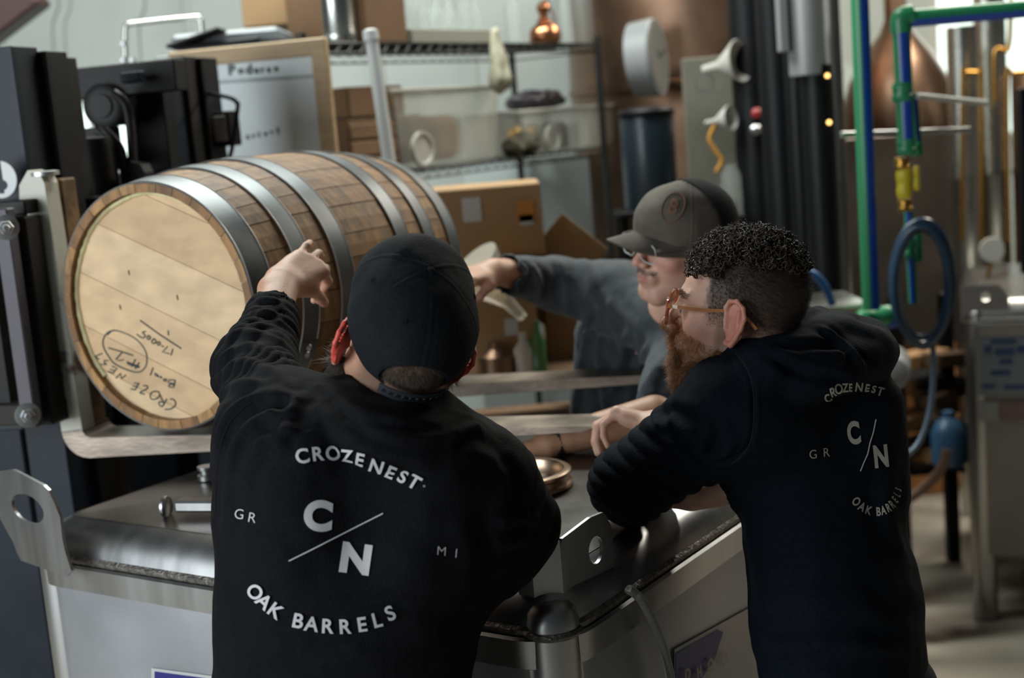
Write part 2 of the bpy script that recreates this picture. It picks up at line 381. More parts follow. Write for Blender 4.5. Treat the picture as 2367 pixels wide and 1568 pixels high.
def window(name, a, b, y):
    w = MB()
    for z in (a[2], b[2]): w.box(((a[0] + b[0]) / 2, y, z), b[0] - a[0] + .06, .08, .06, 0, .008)
    for x in (a[0], b[0]): w.box((x, y, (a[2] + b[2]) / 2), .06, .08, b[2] - a[2], 0, .008)
    w.box(((a[0] + b[0]) / 2, y, (a[2] + b[2]) / 2), .04, .06, b[2] - a[2], 0, .008)
    o = w.build(name, mat('window_frame', (.5, .5, .48), .5)); struct(o)
    MB().box(((a[0] + b[0]) / 2, y + .03, (a[2] + b[2]) / 2), b[0] - a[0], .01, b[2] - a[2], 0, 0).build('pane', M_SKYG, o); return o
window('window_1', A0, A1, WALLY + .03); window('window_2', B0, B1 + V(0, 0, .5), 9.03)

# ------------------------------------------------------------------ stainless tote
TC = V(.036, 1.93, 0); EX = V(math.sin(math.radians(-56)), math.cos(math.radians(-56)), 0); EY = V(math.sin(math.radians(34)), math.cos(math.radians(34)), 0); EZ = V(0, 0, 1)
def rrect(lx, ly, r, ins, n=7):
    """rounded rectangle in tote coordinates, inset by ins"""
    r = max(r - ins, .004); pts = []
    for cx, cy, a0 in ((r + ins, r + ins, PI), (lx - r - ins, r + ins, 1.5 * PI), (lx - r - ins, ly - r - ins, 0), (r + ins, ly - r - ins, .5 * PI)):
        for a in np.linspace(a0, a0 + PI / 2, n): pts.append((cx + r * math.cos(a), cy + r * math.sin(a)))
    return pts
def tote(name, C, ex, ey, lx, ly, zr, label, r=.085, mats=None):
    W = lambda x, y, z: C + ex * x + ey * y + EZ * z
    Mw, Md, Ms = mats or (M_WALLST, M_DECK, M_STEEL)
    t = thing(name, label, 'tote', W(lx / 2, ly / 2, 0))
    def loft(levels):
        m = MB(); rings = [[W(x, y, z) for x, y in rrect(lx, ly, r, ins)] for ins, z in levels]; n = len(rings[0])
        m.add([p for q in rings for p in q], [(i * n + k, i * n + (k + 1) % n, (i + 1) * n + (k + 1) % n, (i + 1) * n + k) for i in range(len(rings) - 1) for k in range(n)], True); return m, n, len(rings)
    m, n, k = loft([(.012, .24), (.004, .26), (.004, zr - .055)]); m.f.append(tuple(range(n))); m.sm.append(False); m.build('tank_wall', Mw, t)
    m, n, k = loft([(.002, zr - .06), (-.006, zr - .056), (-.007, zr - .012), (-.002, zr - .008)]); m.build('rim_band', Ms, t)
    m, n, k = loft([(.004, zr - .012), (-.001, zr - .004), (-.001, zr + .002), (.004, zr + .008)]); m.build('weld_seam', M_WELD, t)
    m, n, k = loft([(.003, zr + .002), (.008, zr + .02), (.018, zr + .038), (.036, zr + .055), (.062, zr + .066)]); m.build('shoulder', Ms, t)
    m, n, k = loft([(.058, zr + .0655), (.15, zr + .069), (.32, zr + .073)]); m.f.append(tuple(range((k - 1) * n, k * n))); m.sm.append(False); m.build('deck', Md, t)
    for (x, y) in ((.075, .075), (lx - .075, .075), (lx - .075, ly - .075), (.075, ly - .075)):
        sx = -1 if x < lx / 2 else 1; sy = -1 if y < ly / 2 else 1
        c = W(x + sx * .03, y + sy * .03, 0)
        lg = MB().lathe(c, (0, 0, 1), [(.04, 0), (.044, .01), (.044, zr - .01), (.043, zr + .008), (.038, zr + .026), (.028, zr + .036), (.012, zr + .04)], 24).build('corner_post', Ms, t)
        b = MB().lathe(c + EZ * (zr - .012), (0, 0, 1), [(.045, 0), (.049, .006), (.045, .012)], 24, True); b.build('weld_ring', M_WELD, lg)
    return t, W
def plate_hole(m, pts, hole, O, X, Y, N, t, n=40):
    """plate with outline pts and an oval hole (cx,cy,rx,ry)"""
    cx, cy, rx, ry = hole; out = []; inn = []
    P2 = [np.array(p) for p in pts]
    for i in range(n):
        a = 2 * PI * i / n; d = np.array([math.cos(a), math.sin(a)]); best = 9
        for j in range(len(P2)):
            p, q = P2[j], P2[(j + 1) % len(P2)]; e = q - p; den = d[0] * e[1] - d[1] * e[0]
            if abs(den) < 1e-9: continue
            w = p - np.array([cx, cy]); s = (w[0] * e[1] - w[1] * e[0]) / den; u = (w[0] * d[1] - w[1] * d[0]) / den
            if s > 0 and -1e-6 <= u <= 1 + 1e-6: best = min(best, s)
        out.append((cx + d[0] * best, cy + d[1] * best)); inn.append((cx + d[0] * rx, cy + d[1] * ry))
    vs = []
    for off in (0, t):
        for q in out + inn: vs.append(np.array(O) + np.array(X) * q[0] + np.array(Y) * q[1] + np.array(N) * off)
    f = []
    for i in range(n):
        j = (i + 1) % n
        f += [(i, j, n + j, n + i), (2 * n + i, 3 * n + i, 3 * n + j, 2 * n + j), (i, 2 * n + i, 2 * n + j, j), (n + i, n + j, 3 * n + j, 3 * n + i)]
    return m.add(vs, f, False)
ZR = 1.15
tt, TW = tote('steel_tote', TC, EX, EY, 1.22, 1.07, ZR, 'large brushed stainless steel tote with lifting lugs the two men in navy hoodies lean over')
# near corner lug: bent plate standing on the corner, hole in its right wing
def lugwing(a, b, zb, hole=None, top=None):
    X = nrm(b - a); L = np.linalg.norm(b - a); N = nrm(np.cross(X, EZ)); return a, X, L, N
c_l = TW(.088, .028, ZR + .022); c_m1 = TW(.062, .03, ZR + .022); c_m2 = TW(.03, .062, ZR + .022); c_r = TW(.022, .205, ZR + .022)
m = MB()
for a, b, ha, hb in ((c_l, c_m1, .085, .088), (c_m1, c_m2, .088, .105)):
    X = nrm(b - a); N = nrm(np.cross(X, EZ)); L = np.linalg.norm(b - a)
    m.prism([(0, 0), (L, 0), (L, hb), (0, ha)], a, X, EZ, N, -.006)
X = nrm(c_r - c_m2); N = nrm(np.cross(X, EZ)); L = np.linalg.norm(c_r - c_m2)
plate_hole(m, [(0, 0), (L, 0), (L, .085), (L - .018, .115), (L * .6, .117), (0, .105)], (L * .66, .062, .020, .022), c_m2, X, EZ, N, -.006)
m.build('lifting_lug', M_STEEL, tt)
# left corner lug with slot
a = TW(1.225, -.012, ZR - .012); X = -EX * .985 + EY * -.17; X = nrm(X); N = nrm(np.cross(X, EZ))
m = MB(); plate_hole(m, [(-.01, 0), (.20, -.004), (.185, .03), (.175, .06), (.178, .115), (.145, .165), (.02, .185), (-.06, .17), (-.07, .08), (-.02, .03)], (.055, .112, .062, .028), a, X, EZ, N, -.006)
m.build('lifting_lug', M_STEEL, tt)
for (x, y, sx) in ((1.14, 1.06, 1), (.03, 1.06, -1)):
    a = TW(x, y, ZR - .01); X = EX * -1; N = EY; m = MB()
    plate_hole(m, [(-.08, 0), (.08, 0), (.08, .09), (.05, .13), (-.05, .13), (-.08, .09)], (0, .075, .024, .02), a, X, EZ, N, .006); m.build('lifting_lug', M_STEEL, tt)
# deck fittings
q = PZ(1196, 1112, 1.235)
rg = MB().lathe(q - EZ * .013, (0, 0, 1), [(.100, 0), (.104, .004), (.104, .010), (.099, .013), (.099, .022), (.103, .026), (.103, .031), (.098, .034), (.090, .034), (.087, .03), (.087, -.005)], 56, True).build('manway_ring', mat('bronzed_steel', (.40, .29, .21), .3, 1.0), tt)
MB().lathe(q - EZ * .011, (0, 0, 1), [(.0, 0), (.088, 0), (.088, .002), (0, .002)], 40).build('manway_hatch', mat('dark_water', (.01, .015, .018), .12), rg)  # dark disc paints the shade inside the open ring
d = PZ(415, 1188, 1.222); e = PZ(500, 1188, 1.222)
dv = nrm(e - d); lt = MB().beam(d + EZ * .018, d + dv * .16 + EZ * .018, .035, .022, bev=.004).build('lid_latch', M_STEEL, tt)
MB().lathe(d + EZ * .014 - dv * .028, (dv[0], dv[1], 0), [(.018, -.004), (.021, -.001), (.021, .004), (.018, .006)], 20).build('latch_pad', M_STEEL, lt)
d = PZ(480, 1108, 1.222); MB().lathe(d, (0, 0, 1), [(.02, 0), (.02, .01), (.014, .012), (.014, .02), (.019, .022), (.019, .028)], 24).build('vent_cap', M_STEEL, tt)
# clear hose hanging over the near right face
hs = [PL(1452, 1362, TC + EY * .2 - EX * .012, EX), PL(1480, 1385, TC - EX * .02, EX), PL(1510, 1440, TC - EX * .022, EX), PL(1535, 1505, TC - EX * .022, EX), PL(1551, 1575, TC - EX * .022, EX), PL(1556, 1650, TC - EX * .022, EX)]
h = MB().tube(smoothpath(hs, 8), .0075, 12).build('clear_hose', mat('clear_tubing', (.55, .58, .55), .15, trans=.75), None)
tag(h, 'clear plastic hose hanging down the near corner of the steel tote', 'hose'); recentre(h, hs[0])
# stickers
def quadpatch(name, px, O, N, m, off=.001, parent=None, t=.001):
    Nn = nrm(N); Nn = Nn if Nn @ FW < 0 else -Nn
    vs = [PL(x, y, np.array(O) + Nn * off, N) for x, y in px]; n = len(vs); vs2 = [v - Nn * t for v in vs]
    mb = MB().add(vs + vs2, [tuple(range(n)), tuple(range(n, 2 * n))[::-1]] + [(i, i + n, (i + 1) % n + n, (i + 1) % n) for i in range(n)]); return mb.build(name, m, parent)
M_BLUE = mat('sticker_blue', (.008, .010, .16), .5); M_PAPER = mat('paper_white', (.45, .46, .46), .6)
OL = TC + EY * .004; OR = TC + EX * .004
lb = quadpatch('sticker', [(350, 1545), (600, 1578), (600, 1700), (350, 1660)], OL, EY, M_PAPER, .0025, tt); lb['label'] = 'white-bordered blue sticker'
quadpatch('sticker_field', [(357, 1553), (595, 1585), (595, 1695), (357, 1652)], OL, EY, M_BLUE, .0035, lb)
lb = quadpatch('sign_panel', [(1560, 1502), (1735, 1405), (1800, 1370), (1800, 1560), (1700, 1640), (1560, 1700)], OR, EX, M_PAPER, .0045, tt); lb['label'] = 'pale sign with a blue header and letters'
quadpatch('sign_header', [(1562, 1512), (1660, 1456), (1672, 1462), (1650, 1530), (1600, 1600), (1562, 1620)], OR, EX, M_BLUE, .006, lb)
def text_obj(s, size, bold=0.0):
    c = bpy.data.curves.new('txt', 'FONT'); c.body = s; c.size = size; c.offset = bold; c.align_x = 'CENTER'; c.align_y = 'CENTER'
    o = bpy.data.objects.new('txt', c); COL.objects.link(o); bpy.context.view_layer.update()
    me = bpy.data.meshes.new_from_object(o.evaluated_get(bpy.context.evaluated_depsgraph_get()))
    vs = np.array([v.co[:] for v in me.vertices]); fs = [tuple(p.vertices) for p in me.polygons]
    bpy.data.objects.remove(o); bpy.data.curves.remove(c); bpy.data.meshes.remove(me); return vs, fs
def text_on(s, size, O, X, Y, m, parent, bold=0.0, name='lettering', sx=1.0):
    vs, fs = text_obj(s, size, bold); v = [np.array(O) + np.array(X) * (p[0] * sx) + np.array(Y) * p[1] for p in vs]
    me = bpy.data.meshes.new(name); me.from_pydata([tuple(map(float, q)) for q in v], [], fs); o = link(name, me, m); setpar(o, parent); return o
for ch, x, y, sz in (('D', 1590, 1562, .03), ('H', 1617, 1556, .028), ('O', 1643, 1540, .032), ('O', 1674, 1524, .032)):
    O = PL(x, y, OR - EX * .012, EX); text_on(ch, sz, O, EY, EZ, mat('faded_letter', (.40, .37, .30), .6), lb, .0012, sx=.95)

# ------------------------------------------------------------------ barrel
W0 = P(358, 712, 2.75); AZ = math.radians(29); BA = V(math.sin(AZ), math.cos(AZ), 0); BE = V(math.cos(AZ), -math.sin(AZ), 0); BL = .785; R0, R1 = .248, .281
BC = W0 + BA * BL / 2
br = thing('barrel', 'oak barrel with grey steel hoops and handwriting on its head, lying across the forks', 'barrel', (BC[0], BC[1], BC[2] - R1))
def brad(t): return R0 + (R1 - R0) * (1 - abs(2 * t - 1) ** 2.1)
edges = [0.0]
while edges[-1] < 2 * PI - .12: edges.append(edges[-1] + random.uniform(.17, .27))
edges[-1] = 2 * PI
for i in range(len(edges) - 1):
    a0, a1 = edges[i] + .0035, edges[i + 1] - .0035; dr = random.uniform(-.0008, .0008); m = MB(); vs = []; NT = 12; NA = 3
    for k in range(NT + 1):
        t = k / NT; r = brad(t) + dr
        for rr in (r, r - .0175):
            for j in range(NA): a = a0 + (a1 - a0) * j / (NA - 1); vs.append(W0 + BA * BL * t + (BE * math.cos(a) + EZ * math.sin(a)) * rr)
    fs = []; n = 2 * NA; ring = [0, 1, 2, 5, 4, 3]
    for k in range(NT):
        for q in range(6): fs.append((k * n + ring[q], k * n + ring[(q + 1) % 6], (k + 1) * n + ring[(q + 1) % 6], (k + 1) * n + ring[q]))
    fs += [tuple(ring), tuple(NT * n + q for q in ring)[::-1]]
    m.add(vs, fs); m.build('stave', random.choice(M_OAK), br)
for t0, t1 in ((.002, .072), (.165, .225), (.315, .38), (.62, .685), (.775, .835), (.928, .998)):
    pr_ = [(brad(t0) + .0005, t0), (brad(t0) + .0032, t0), (brad((t0 + t1) / 2) + .0036, (t0 + t1) / 2), (brad(t1) + .0032, t1), (brad(t1) + .0005, t1)]
    hp = MB().lathe(W0, BA, [(r, t * BL) for r, t in pr_], 96, True).build('hoop', M_HOOP, br)
    for e in (t0, t1):
        rm = MB(); rm.tube([W0 + BA * BL * e + (BE * math.cos(a) + EZ * math.sin(a)) * (brad(e) + .0028) for a in np.linspace(0, 2 * PI, 96, endpoint=False)], .0016, 5, closed=True); rm.build('hoop_edge', M_RIVET, hp)
    am = -.35 if abs(t0 - .165) < .01 else -2.2
    ov = MB()
    tm = (t0 + t1) / 2
    arc = np.linspace(am - .16, am, 8); vs = []
    for a in arc:
        for tq in (t0, t1):
            for rr in (.0036, .0062): vs.append(W0 + BA * BL * tq + (BE * math.cos(a) + EZ * math.sin(a)) * (brad(tq) + rr))
    fs = [];
    for k in range(7):
        for q in ((0, 1, 3, 2),):
            for u in range(4): fs.append((k * 4 + q[u], k * 4 + q[(u + 1) % 4], k * 4 + 4 + q[(u + 1) % 4], k * 4 + 4 + q[u]))
    fs += [(0, 1, 3, 2), (28, 30, 31, 29)]
    ov.add(vs, fs); ov.build('hoop_lap', M_HOOP, hp)
    for a in (am - .05, am - .11):
        e = BE * math.cos(a) + EZ * math.sin(a); MB().lathe(W0 + BA * BL * tm + e * (brad(tm) + .006), e, [(.0075, 0), (.0065, .002), (.003, .0035)], 14).build('rivet', M_RIVET, hp)
# heads: boards side by side, recessed inside the chime
def head(Oc, N, first):
    p, q = (PL(240, 525, Oc, BA), PL(580, 684, Oc, BA)); u = nrm(q - p); v = nrm(np.cross(u, BA)); v = v if v[2] > 0 else -v
    cuts = [(PL(240, 525, Oc, BA) - Oc) @ v, (PL(190, 632, Oc, BA) - Oc) @ v, (PL(185, 748, Oc, BA) - Oc) @ v, (PL(190, 830, Oc, BA) - Oc) @ v]
    cuts = [.30, cuts[0] + .10] + cuts + [cuts[-1] - .075, -.30]; r = .2305
    for i in range(len(cuts) - 1):
        hi, lo = min(cuts[i], r - .0001), max(cuts[i + 1], -r + .0001)
        if hi <= lo + .003: continue
        lo += .0011; out = []
        yy = np.linspace(lo, hi, 9)
        out = [(math.sqrt(max(r * r - y * y, 0)), y) for y in yy] + [(-math.sqrt(max(r * r - y * y, 0)), y) for y in yy[::-1]]
        MB().prism(out, Oc, u, v, N, .02 + (i % 2) * .0004).build('head_board', M_HEADW[i % 3], br)
    return u, v
HO = W0 + BA * .018; HU, HV = head(HO, BA, True); head(W0 + BA * (BL - .018), -BA, False)
# croze bevel ring, wax bead
MB().lathe(W0, BA, [(R0 - .002, .001), (R0 - .0145, .002), (R0 - .0165, .018), (R0 - .002, .02)], 72, True).build('chime', M_CHIME, br)
wx = MB(); pts = []
for a in np.linspace(-.25 * PI, 1.22 * PI, 90): pts.append(HO - BA * .001 + (BE * math.cos(a) + EZ * math.sin(a)) * (.2275 + .0010 * math.sin(a * 9) + random.uniform(-.0006, .0006)))
wx.tube(pts, [.0048 + random.uniform(-.0008, .0012) for _ in pts], 7).build('wax_bead', M_WAX, br)
# handwriting: marker strokes on the boards (points read off the photograph, laid on the head plane)
def S(*p): return [(180 + x / 5.407, 720 + y / 5.407) for x, y in p]
STROKES = [S((1155, 1095), (1200, 1105), (1222, 1150), (1205, 1190), (1150, 1222), (1090, 1225)), S((1110, 1095), (1055, 1188), (1015, 1165), (1018, 1130), (1072, 1140)), S((1065, 1130), (1028, 1045)),
 S((960, 1000), (1010, 1010), (1020, 1050), (985, 1090), (930, 1100), (903, 1070), (915, 1020), (960, 1000)), S((820, 930), (870, 935), (862, 968), (800, 1000), (775, 1020), (835, 1035)), S((765, 900), (700, 898)), S((760, 900), (735, 945), (718, 980), (662, 970)), S((740, 940), (688, 935)),
 S((600, 797), (545, 840), (535, 775), (475, 835)), S((430, 688), (490, 710), (440, 775), (372, 750)), S((465, 742), (405, 728)), S((380, 620), (335, 612), (332, 640), (355, 665), (285, 665)), S((155, 520), (185, 550), (265, 600)), S((302, 525), (215, 562)),
 S((460, 242), (400, 248), (340, 300), (312, 390), (335, 480), (390, 570), (440, 640), (540, 700), (640, 740), (720, 760), (790, 750), (850, 680), (862, 600), (850, 510), (790, 410), (700, 330), (600, 280), (500, 245), (430, 240), (370, 295)),
 S((385, 458), (530, 500), (690, 552)), S((550, 515), (475, 600), (515, 617), (572, 605)), S((610, 632), (770, 692)), S((618, 655), (762, 705)), S((720, 600), (670, 690)), S((765, 640), (715, 720)),
 S((1215, 858), (1198, 945), (1135, 940), (1158, 908), (1202, 925)), S((1215, 860), (1140, 855), (1125, 888), (1200, 905)), S((1095, 850), (1075, 845), (1078, 872), (1108, 866), (1100, 840)), S((1045, 842), (1040, 812), (1018, 825)), S((1010, 822), (1003, 800), (985, 815)), S((992, 790), (962, 772), (962, 800), (992, 802)), S((940, 705), (905, 800)),
 S((1187, 470), (1162, 550)), S((1140, 530), (1055, 508), (1120, 440)), S((1045, 430), (1072, 442)), S((1010, 378), (1032, 400), (1010, 424), (988, 402), (1010, 378)), S((950, 342), (978, 372), (948, 405), (922, 375), (950, 342)), S((885, 302), (908, 326), (884, 352), (862, 326), (885, 302)), S((848, 250), (806, 262), (840, 300), (822, 330), (790, 325), (735, 287)),
 S((780, 115), (1030, 295), (1292, 465)), S((1128, 240), (1132, 300)), [(297, 625), (299, 636)], [(409, 682), (411, 694)], [(277, 705), (279, 716)]]
for st in STROKES:
    pts = [PL(x, y, HO - BA * .0006, BA) for x, y in st]
    sp = smoothpath(pts, 3) if len(pts) > 4 else pts
    MB().tube(sp, .0015, 5).build('ink_stroke', M_INK, br)

# ------------------------------------------------------------------ forklift
FD = nrm(V(1.0, -.27, 0)); LD = V(-FD[1], FD[0], 0)   # along the forks, across the mast (away from the camera)
fk = thing('forklift', 'dark navy forklift mast and rusted forks carrying the oak barrel', 'forklift', (-1.6, 3.6, 0))
f1 = PZ(215, 1012, 1.30); tip1 = PZ(1378, 985, 1.30)
d1 = nrm(tip1 - f1); l1 = V(-d1[1], d1[0], 0); L1 = np.linalg.norm(tip1 - f1)
top = P(98, 425, f1[1] + .0)[2]
def fork(O, d, l, L, H, w, tk, tipt, lean=0.0, mshank=M_FORKW, ws=.05):
    """heel origin O on the blade's top surface; shank goes up by H"""
    out = [(-.015, 0)]; 
    blade = [(0.02, -tk)] + [(x, -tk + (tk - tipt) * (x / L) ** 1.0) for x in np.linspace(.1, L, 10)] + [(L + .03, -.002), (L, 0.0)] + [(.055, 0)]
    heel = [(-.045 + .06 * (1 - math.cos(a)), -tk + .06 - .06 * math.sin(a)) for a in np.linspace(0, PI / 2, 7)]
    inner = [(.005 + .02 * (1 - math.sin(a)), .02 - .02 * math.cos(a)) for a in np.linspace(0, PI / 2, 5)]
    b = MB().prism(heel + blade[1:] + inner, O, d, EZ, l, w); bl = b.build('fork_blade', M_FORKB, fk)
    sh = MB().prism([(-.045, .01), (.006, .015), (.006 - lean, H), (-.002 - lean, H + .02), (-.03 - lean, H + .03), (-.055 - lean, H - .0), (-.06 - lean, H - .035), (-.045 - lean, H - .06)], O, d, EZ, l, ws); s_ = sh.build('fork_shank', mshank, fk)
    return bl, s_
H1 = top - 1.30
fork(f1 - d1 * .03, d1, l1, L1, H1, .11, .045, .012, .012)
f2 = PZ(1060, 888, 1.30); tip2 = PZ(1575, 864, 1.30); d2 = nrm(tip2 - f2); O2 = f2 - d2 * .72; l2 = V(-d2[1], d2[0], 0)
fork(O2, d2, l2, 1.42, H1, .11, .052, .012, .012, M_BLACK)
# rusted plate behind the near shank, carriage bars, side bracket and bolts
def vplate(px0, px1, y0, y1, Y, dep, name, m, parent=fk, label=None, D=FD, bev=.003):
    """upright slab whose camera side spans px0..px1 at mid height and y0..y1 in the photograph"""
    ym = (y0 + y1) / 2; a = P(px0, ym, Y); xm = (px0 + px1) / 2; zt = P(xm, y0, Y)[2]; zb = P(xm, y1, Y)[2]; b = P(px1, ym, Y)
    w = np.linalg.norm((b - a)[:2]); c = (a + b) / 2; c[2] = (zt + zb) / 2; L = V(-D[1], D[0], 0)
    o = MB().obox(c + L * dep / 2, D, L, EZ, w, dep, zt - zb, bev).build(name, m, parent)
    if label: o['label'] = label
    return o
MB().obox(f1 - d1 * .03 + l1 * .09 + d1 * -.03 + EZ * (H1 / 2 + .012), d1, l1, EZ, .05, .06, H1 - .01, .004).build('rusted_plate', M_RUST, fk)
MB().lathe(P(105, 408, 2.98), (0, 0, 1), [(.012, -.03), (.012, 0), (.03, .002), (.03, .010), (.02, .012)], 20).build('locking_pin', M_ZINC, fk)
vplate(-60, 66, 466, 500, 2.93, .12, 'carriage_bar', M_BLACK); vplate(-60, 135, 935, 985, 2.93, .12, 'carriage_bar', M_DKBR)
vplate(-60, 600, 452, 480, 3.25, .06, 'carriage_bar', M_BLACK); vplate(20, 560, 930, 985, 3.25, .06, 'carriage_bar', M_BLACK)
vplate(12, 52, 480, 992, 2.86, .03, 'side_bracket', mat('scuffed_steel', (.085, .08, .095), .55, .3, nscale=10, namt=.3)); vplate(52, 92, 500, 985, 2.90, .06, 'side_bracket', M_DKBR)
for (x, y) in ((14, 526), (64, 960)):
    c = P(x, y, 2.83); dd = nrm(CP - c) * .4 + V(.3, -.8, 0); dd = nrm(dd)
    b = MB().lathe(c, dd, [(.022, -.01), (.022, 0), (.026, .001), (.026, .004), (.02, .005)], 22).build('washer', M_ZINC, fk)
    MB().lathe(c + dd * .004, dd, [(.015, 0), (.015, .012), (.013, .014), (.008, .014), (.008, .026), (.006, .028)], 6).build('bolt', M_ZINC, b)
# mast rails
def rail(px, py, Y, w, dep, ztop, m, zb=.1, name='mast_rail'):
    c = P(px, py, Y); o = MB()
    # C section: web with two flanges
    cc = V(c[0], c[1], (ztop + zb) / 2); h = ztop - zb
    o.obox(cc, FD, LD, EZ, w, .014, h, .002); o.obox(cc + FD * (w / 2 - .008) + LD * dep / 2, FD, LD, EZ, .016, dep, h, .002); o.obox(cc - FD * (w / 2 - .008) + LD * dep / 2, FD, LD, EZ, .016, dep, h, .002)
    return o.build(name, m, fk)
rail(10, 300, 3.08, .10, .09, P(20, 108, 3.08)[2], M_NAVY); rail(98, 300, 3.16, .075, .08, P(75, 121, 3.16)[2], M_BLACK); rail(132, 300, 3.24, .05, .08, P(118, 133, 3.24)[2], M_DKBR)
rail(388, 280, 3.72, .05, .08, P(385, 140, 3.72)[2], M_NAVY); rail(424, 280, 3.78, .055, .08, P(420, 131, 3.78)[2], M_DKBR); rail(460, 280, 3.84, .06, .09, P(452, 134, 3.84)[2], M_BLACK)
vplate(120, 420, 148, 222, 3.5, .06, 'cross_beam', M_BLACK); vplate(300, 390, 190, 420, 3.6, .06, 'mast_panel', M_BLACK); vplate(275, 325, 165, 192, 3.42, .03, 'beam_clamp', M_NAVY)
vplate(205, 300, 205, 292, 3.55, .05, 'mast_panel', M_BLACK); vplate(165, 240, 296, 400, 3.5, .10, 'chain_guard', M_BLACK); vplate(150, 420, 400, 470, 3.6, .06, 'cross_beam', M_BLACK)
c = P(243, 245, 3.5); MB().lathe(c, -LD, [(.055, -.02), (.055, .01), (.048, .014), (.03, .014), (.028, .02), (.012, .02)], 32).build('chain_pulley', M_BLACK, fk)
hp_ = MB().lathe(P(215, 320, 3.42), EZ, [(.05, -.35), (.05, -.02), (.042, 0), (.02, .004)], 28).build('lift_cylinder', M_BLACK, fk)
for pts in ([(262, 215), (290, 240), (302, 300), (308, 400), (310, 470)], [(225, 300), (252, 330), (262, 400), (262, 480)], [(240, 300), (278, 345), (290, 420), (292, 480)]):
    MB().tube(smoothpath([P(x, y, 3.44) for x, y in pts], 6), .012, 10).build('hydraulic_hose', M_RUBBER, fk)
# round emblem on the mast
ec = P(4, 415, 3.02); n_ = -LD; eo = ec + n_ * .004
em = MB(); R_ = .040; arcs = [(R_ * math.cos(a), R_ * math.sin(a)) for a in np.linspace(0, 2 * PI, 40, endpoint=False)]
em.prism(arcs, eo, FD, EZ, n_, .002); e1 = em.build('round_emblem', M_WHITE, fk)
MB().prism([(-.006, -.03), (.006, -.03), (.0065, .0), (.006, .044), (-.006, .044), (-.0065, 0)], eo + n_ * .0022, FD, EZ, n_, .001).build('emblem_mark', M_NAVY, e1)
MB().prism([(.016 * math.cos(a), .012 * math.sin(a) - .012) for a in np.linspace(0, 2 * PI, 24, endpoint=False)], eo + n_ * .0024, FD, EZ, n_, .001).build('emblem_mark', M_NAVY, e1)
# work lamp in its wire guard
g = MB().tube(smoothpath([P(475, 214, 3.85), P(530, 226, 3.80), P(546, 236, 3.8), P(549, 252, 3.8), P(530, 368, 3.8), P(500, 372, 3.82)], 5), .006, 8).build('lamp_guard', M_BLACK, fk)
lh = vplate(478, 533, 258, 340, 3.86, .07, 'work_lamp', M_BLACK); vplate(484, 525, 268, 328, 3.855, .004, 'lamp_lens', M_GLASS, None).parent = None
ln = [o for o in COL.objects if o.name == 'lamp_lens'][0]; setpar(ln, lh)
# truck body behind the mast, down to the floor
vplate(-200, 14, 500, 985, 2.98, .05, 'mast_panel', M_BLACK); vplate(-200, 140, 990, 2020, 3.3, .9, 'truck_body', M_NAVY); vplate(150, 560, 1040, 1880, 4.0, .8, 'truck_body', M_BLACK)
for (x0, x1) in ((245, 290), (335, 380)): vplate(x0, x1, 1050, 1150, 3.95, .02, 'grey_panel', mat('grey_panel', (.11, .11, .11), .5))
for x in (300, 320): MB().cyl(P(x, 1050, 3.9), P(x + 6, 1160, 3.9), .012, 12).build('hydraulic_pipe', M_BLACK, fk)
# ------------------------------------------------------------------ people
M_SKIN = mat('skin', (.6, .36, .26), .52, attr='tint', nscale=55, namt=.10, bump=.10, bscale=260, sss=.10)
M_HOODB = mat('black_knit', (.0050, .0055, .0078), .88, nscale=160, namt=.35, bump=.35, bscale=420, spec=.12)
M_HOODN = mat('navy_knit', (.0042, .0085, .0155), .88, nscale=160, namt=.35, bump=.35, bscale=420, spec=.12)
M_CAPB = mat('black_twill', (.008, .0105, .014), .85, nscale=220, namt=.35, bump=.35, bscale=500, spec=.15)
M_PANTS = mat('dark_denim', (.012, .015, .022), .85, nscale=120, namt=.3, bump=.2)
M_SHOE = mat('boot_leather', (.03, .02, .015), .5, nscale=30, namt=.3)
M_PRINT = mat('shirt_print', (.50, .50, .53), .8)
M_PRINT2 = mat('shirt_print_warm', (.42, .41, .36), .8)
SKIN = {'base': (.50, .27, .18), 'pale': (.60, .36, .27), 'tan': (.42, .235, .145)}
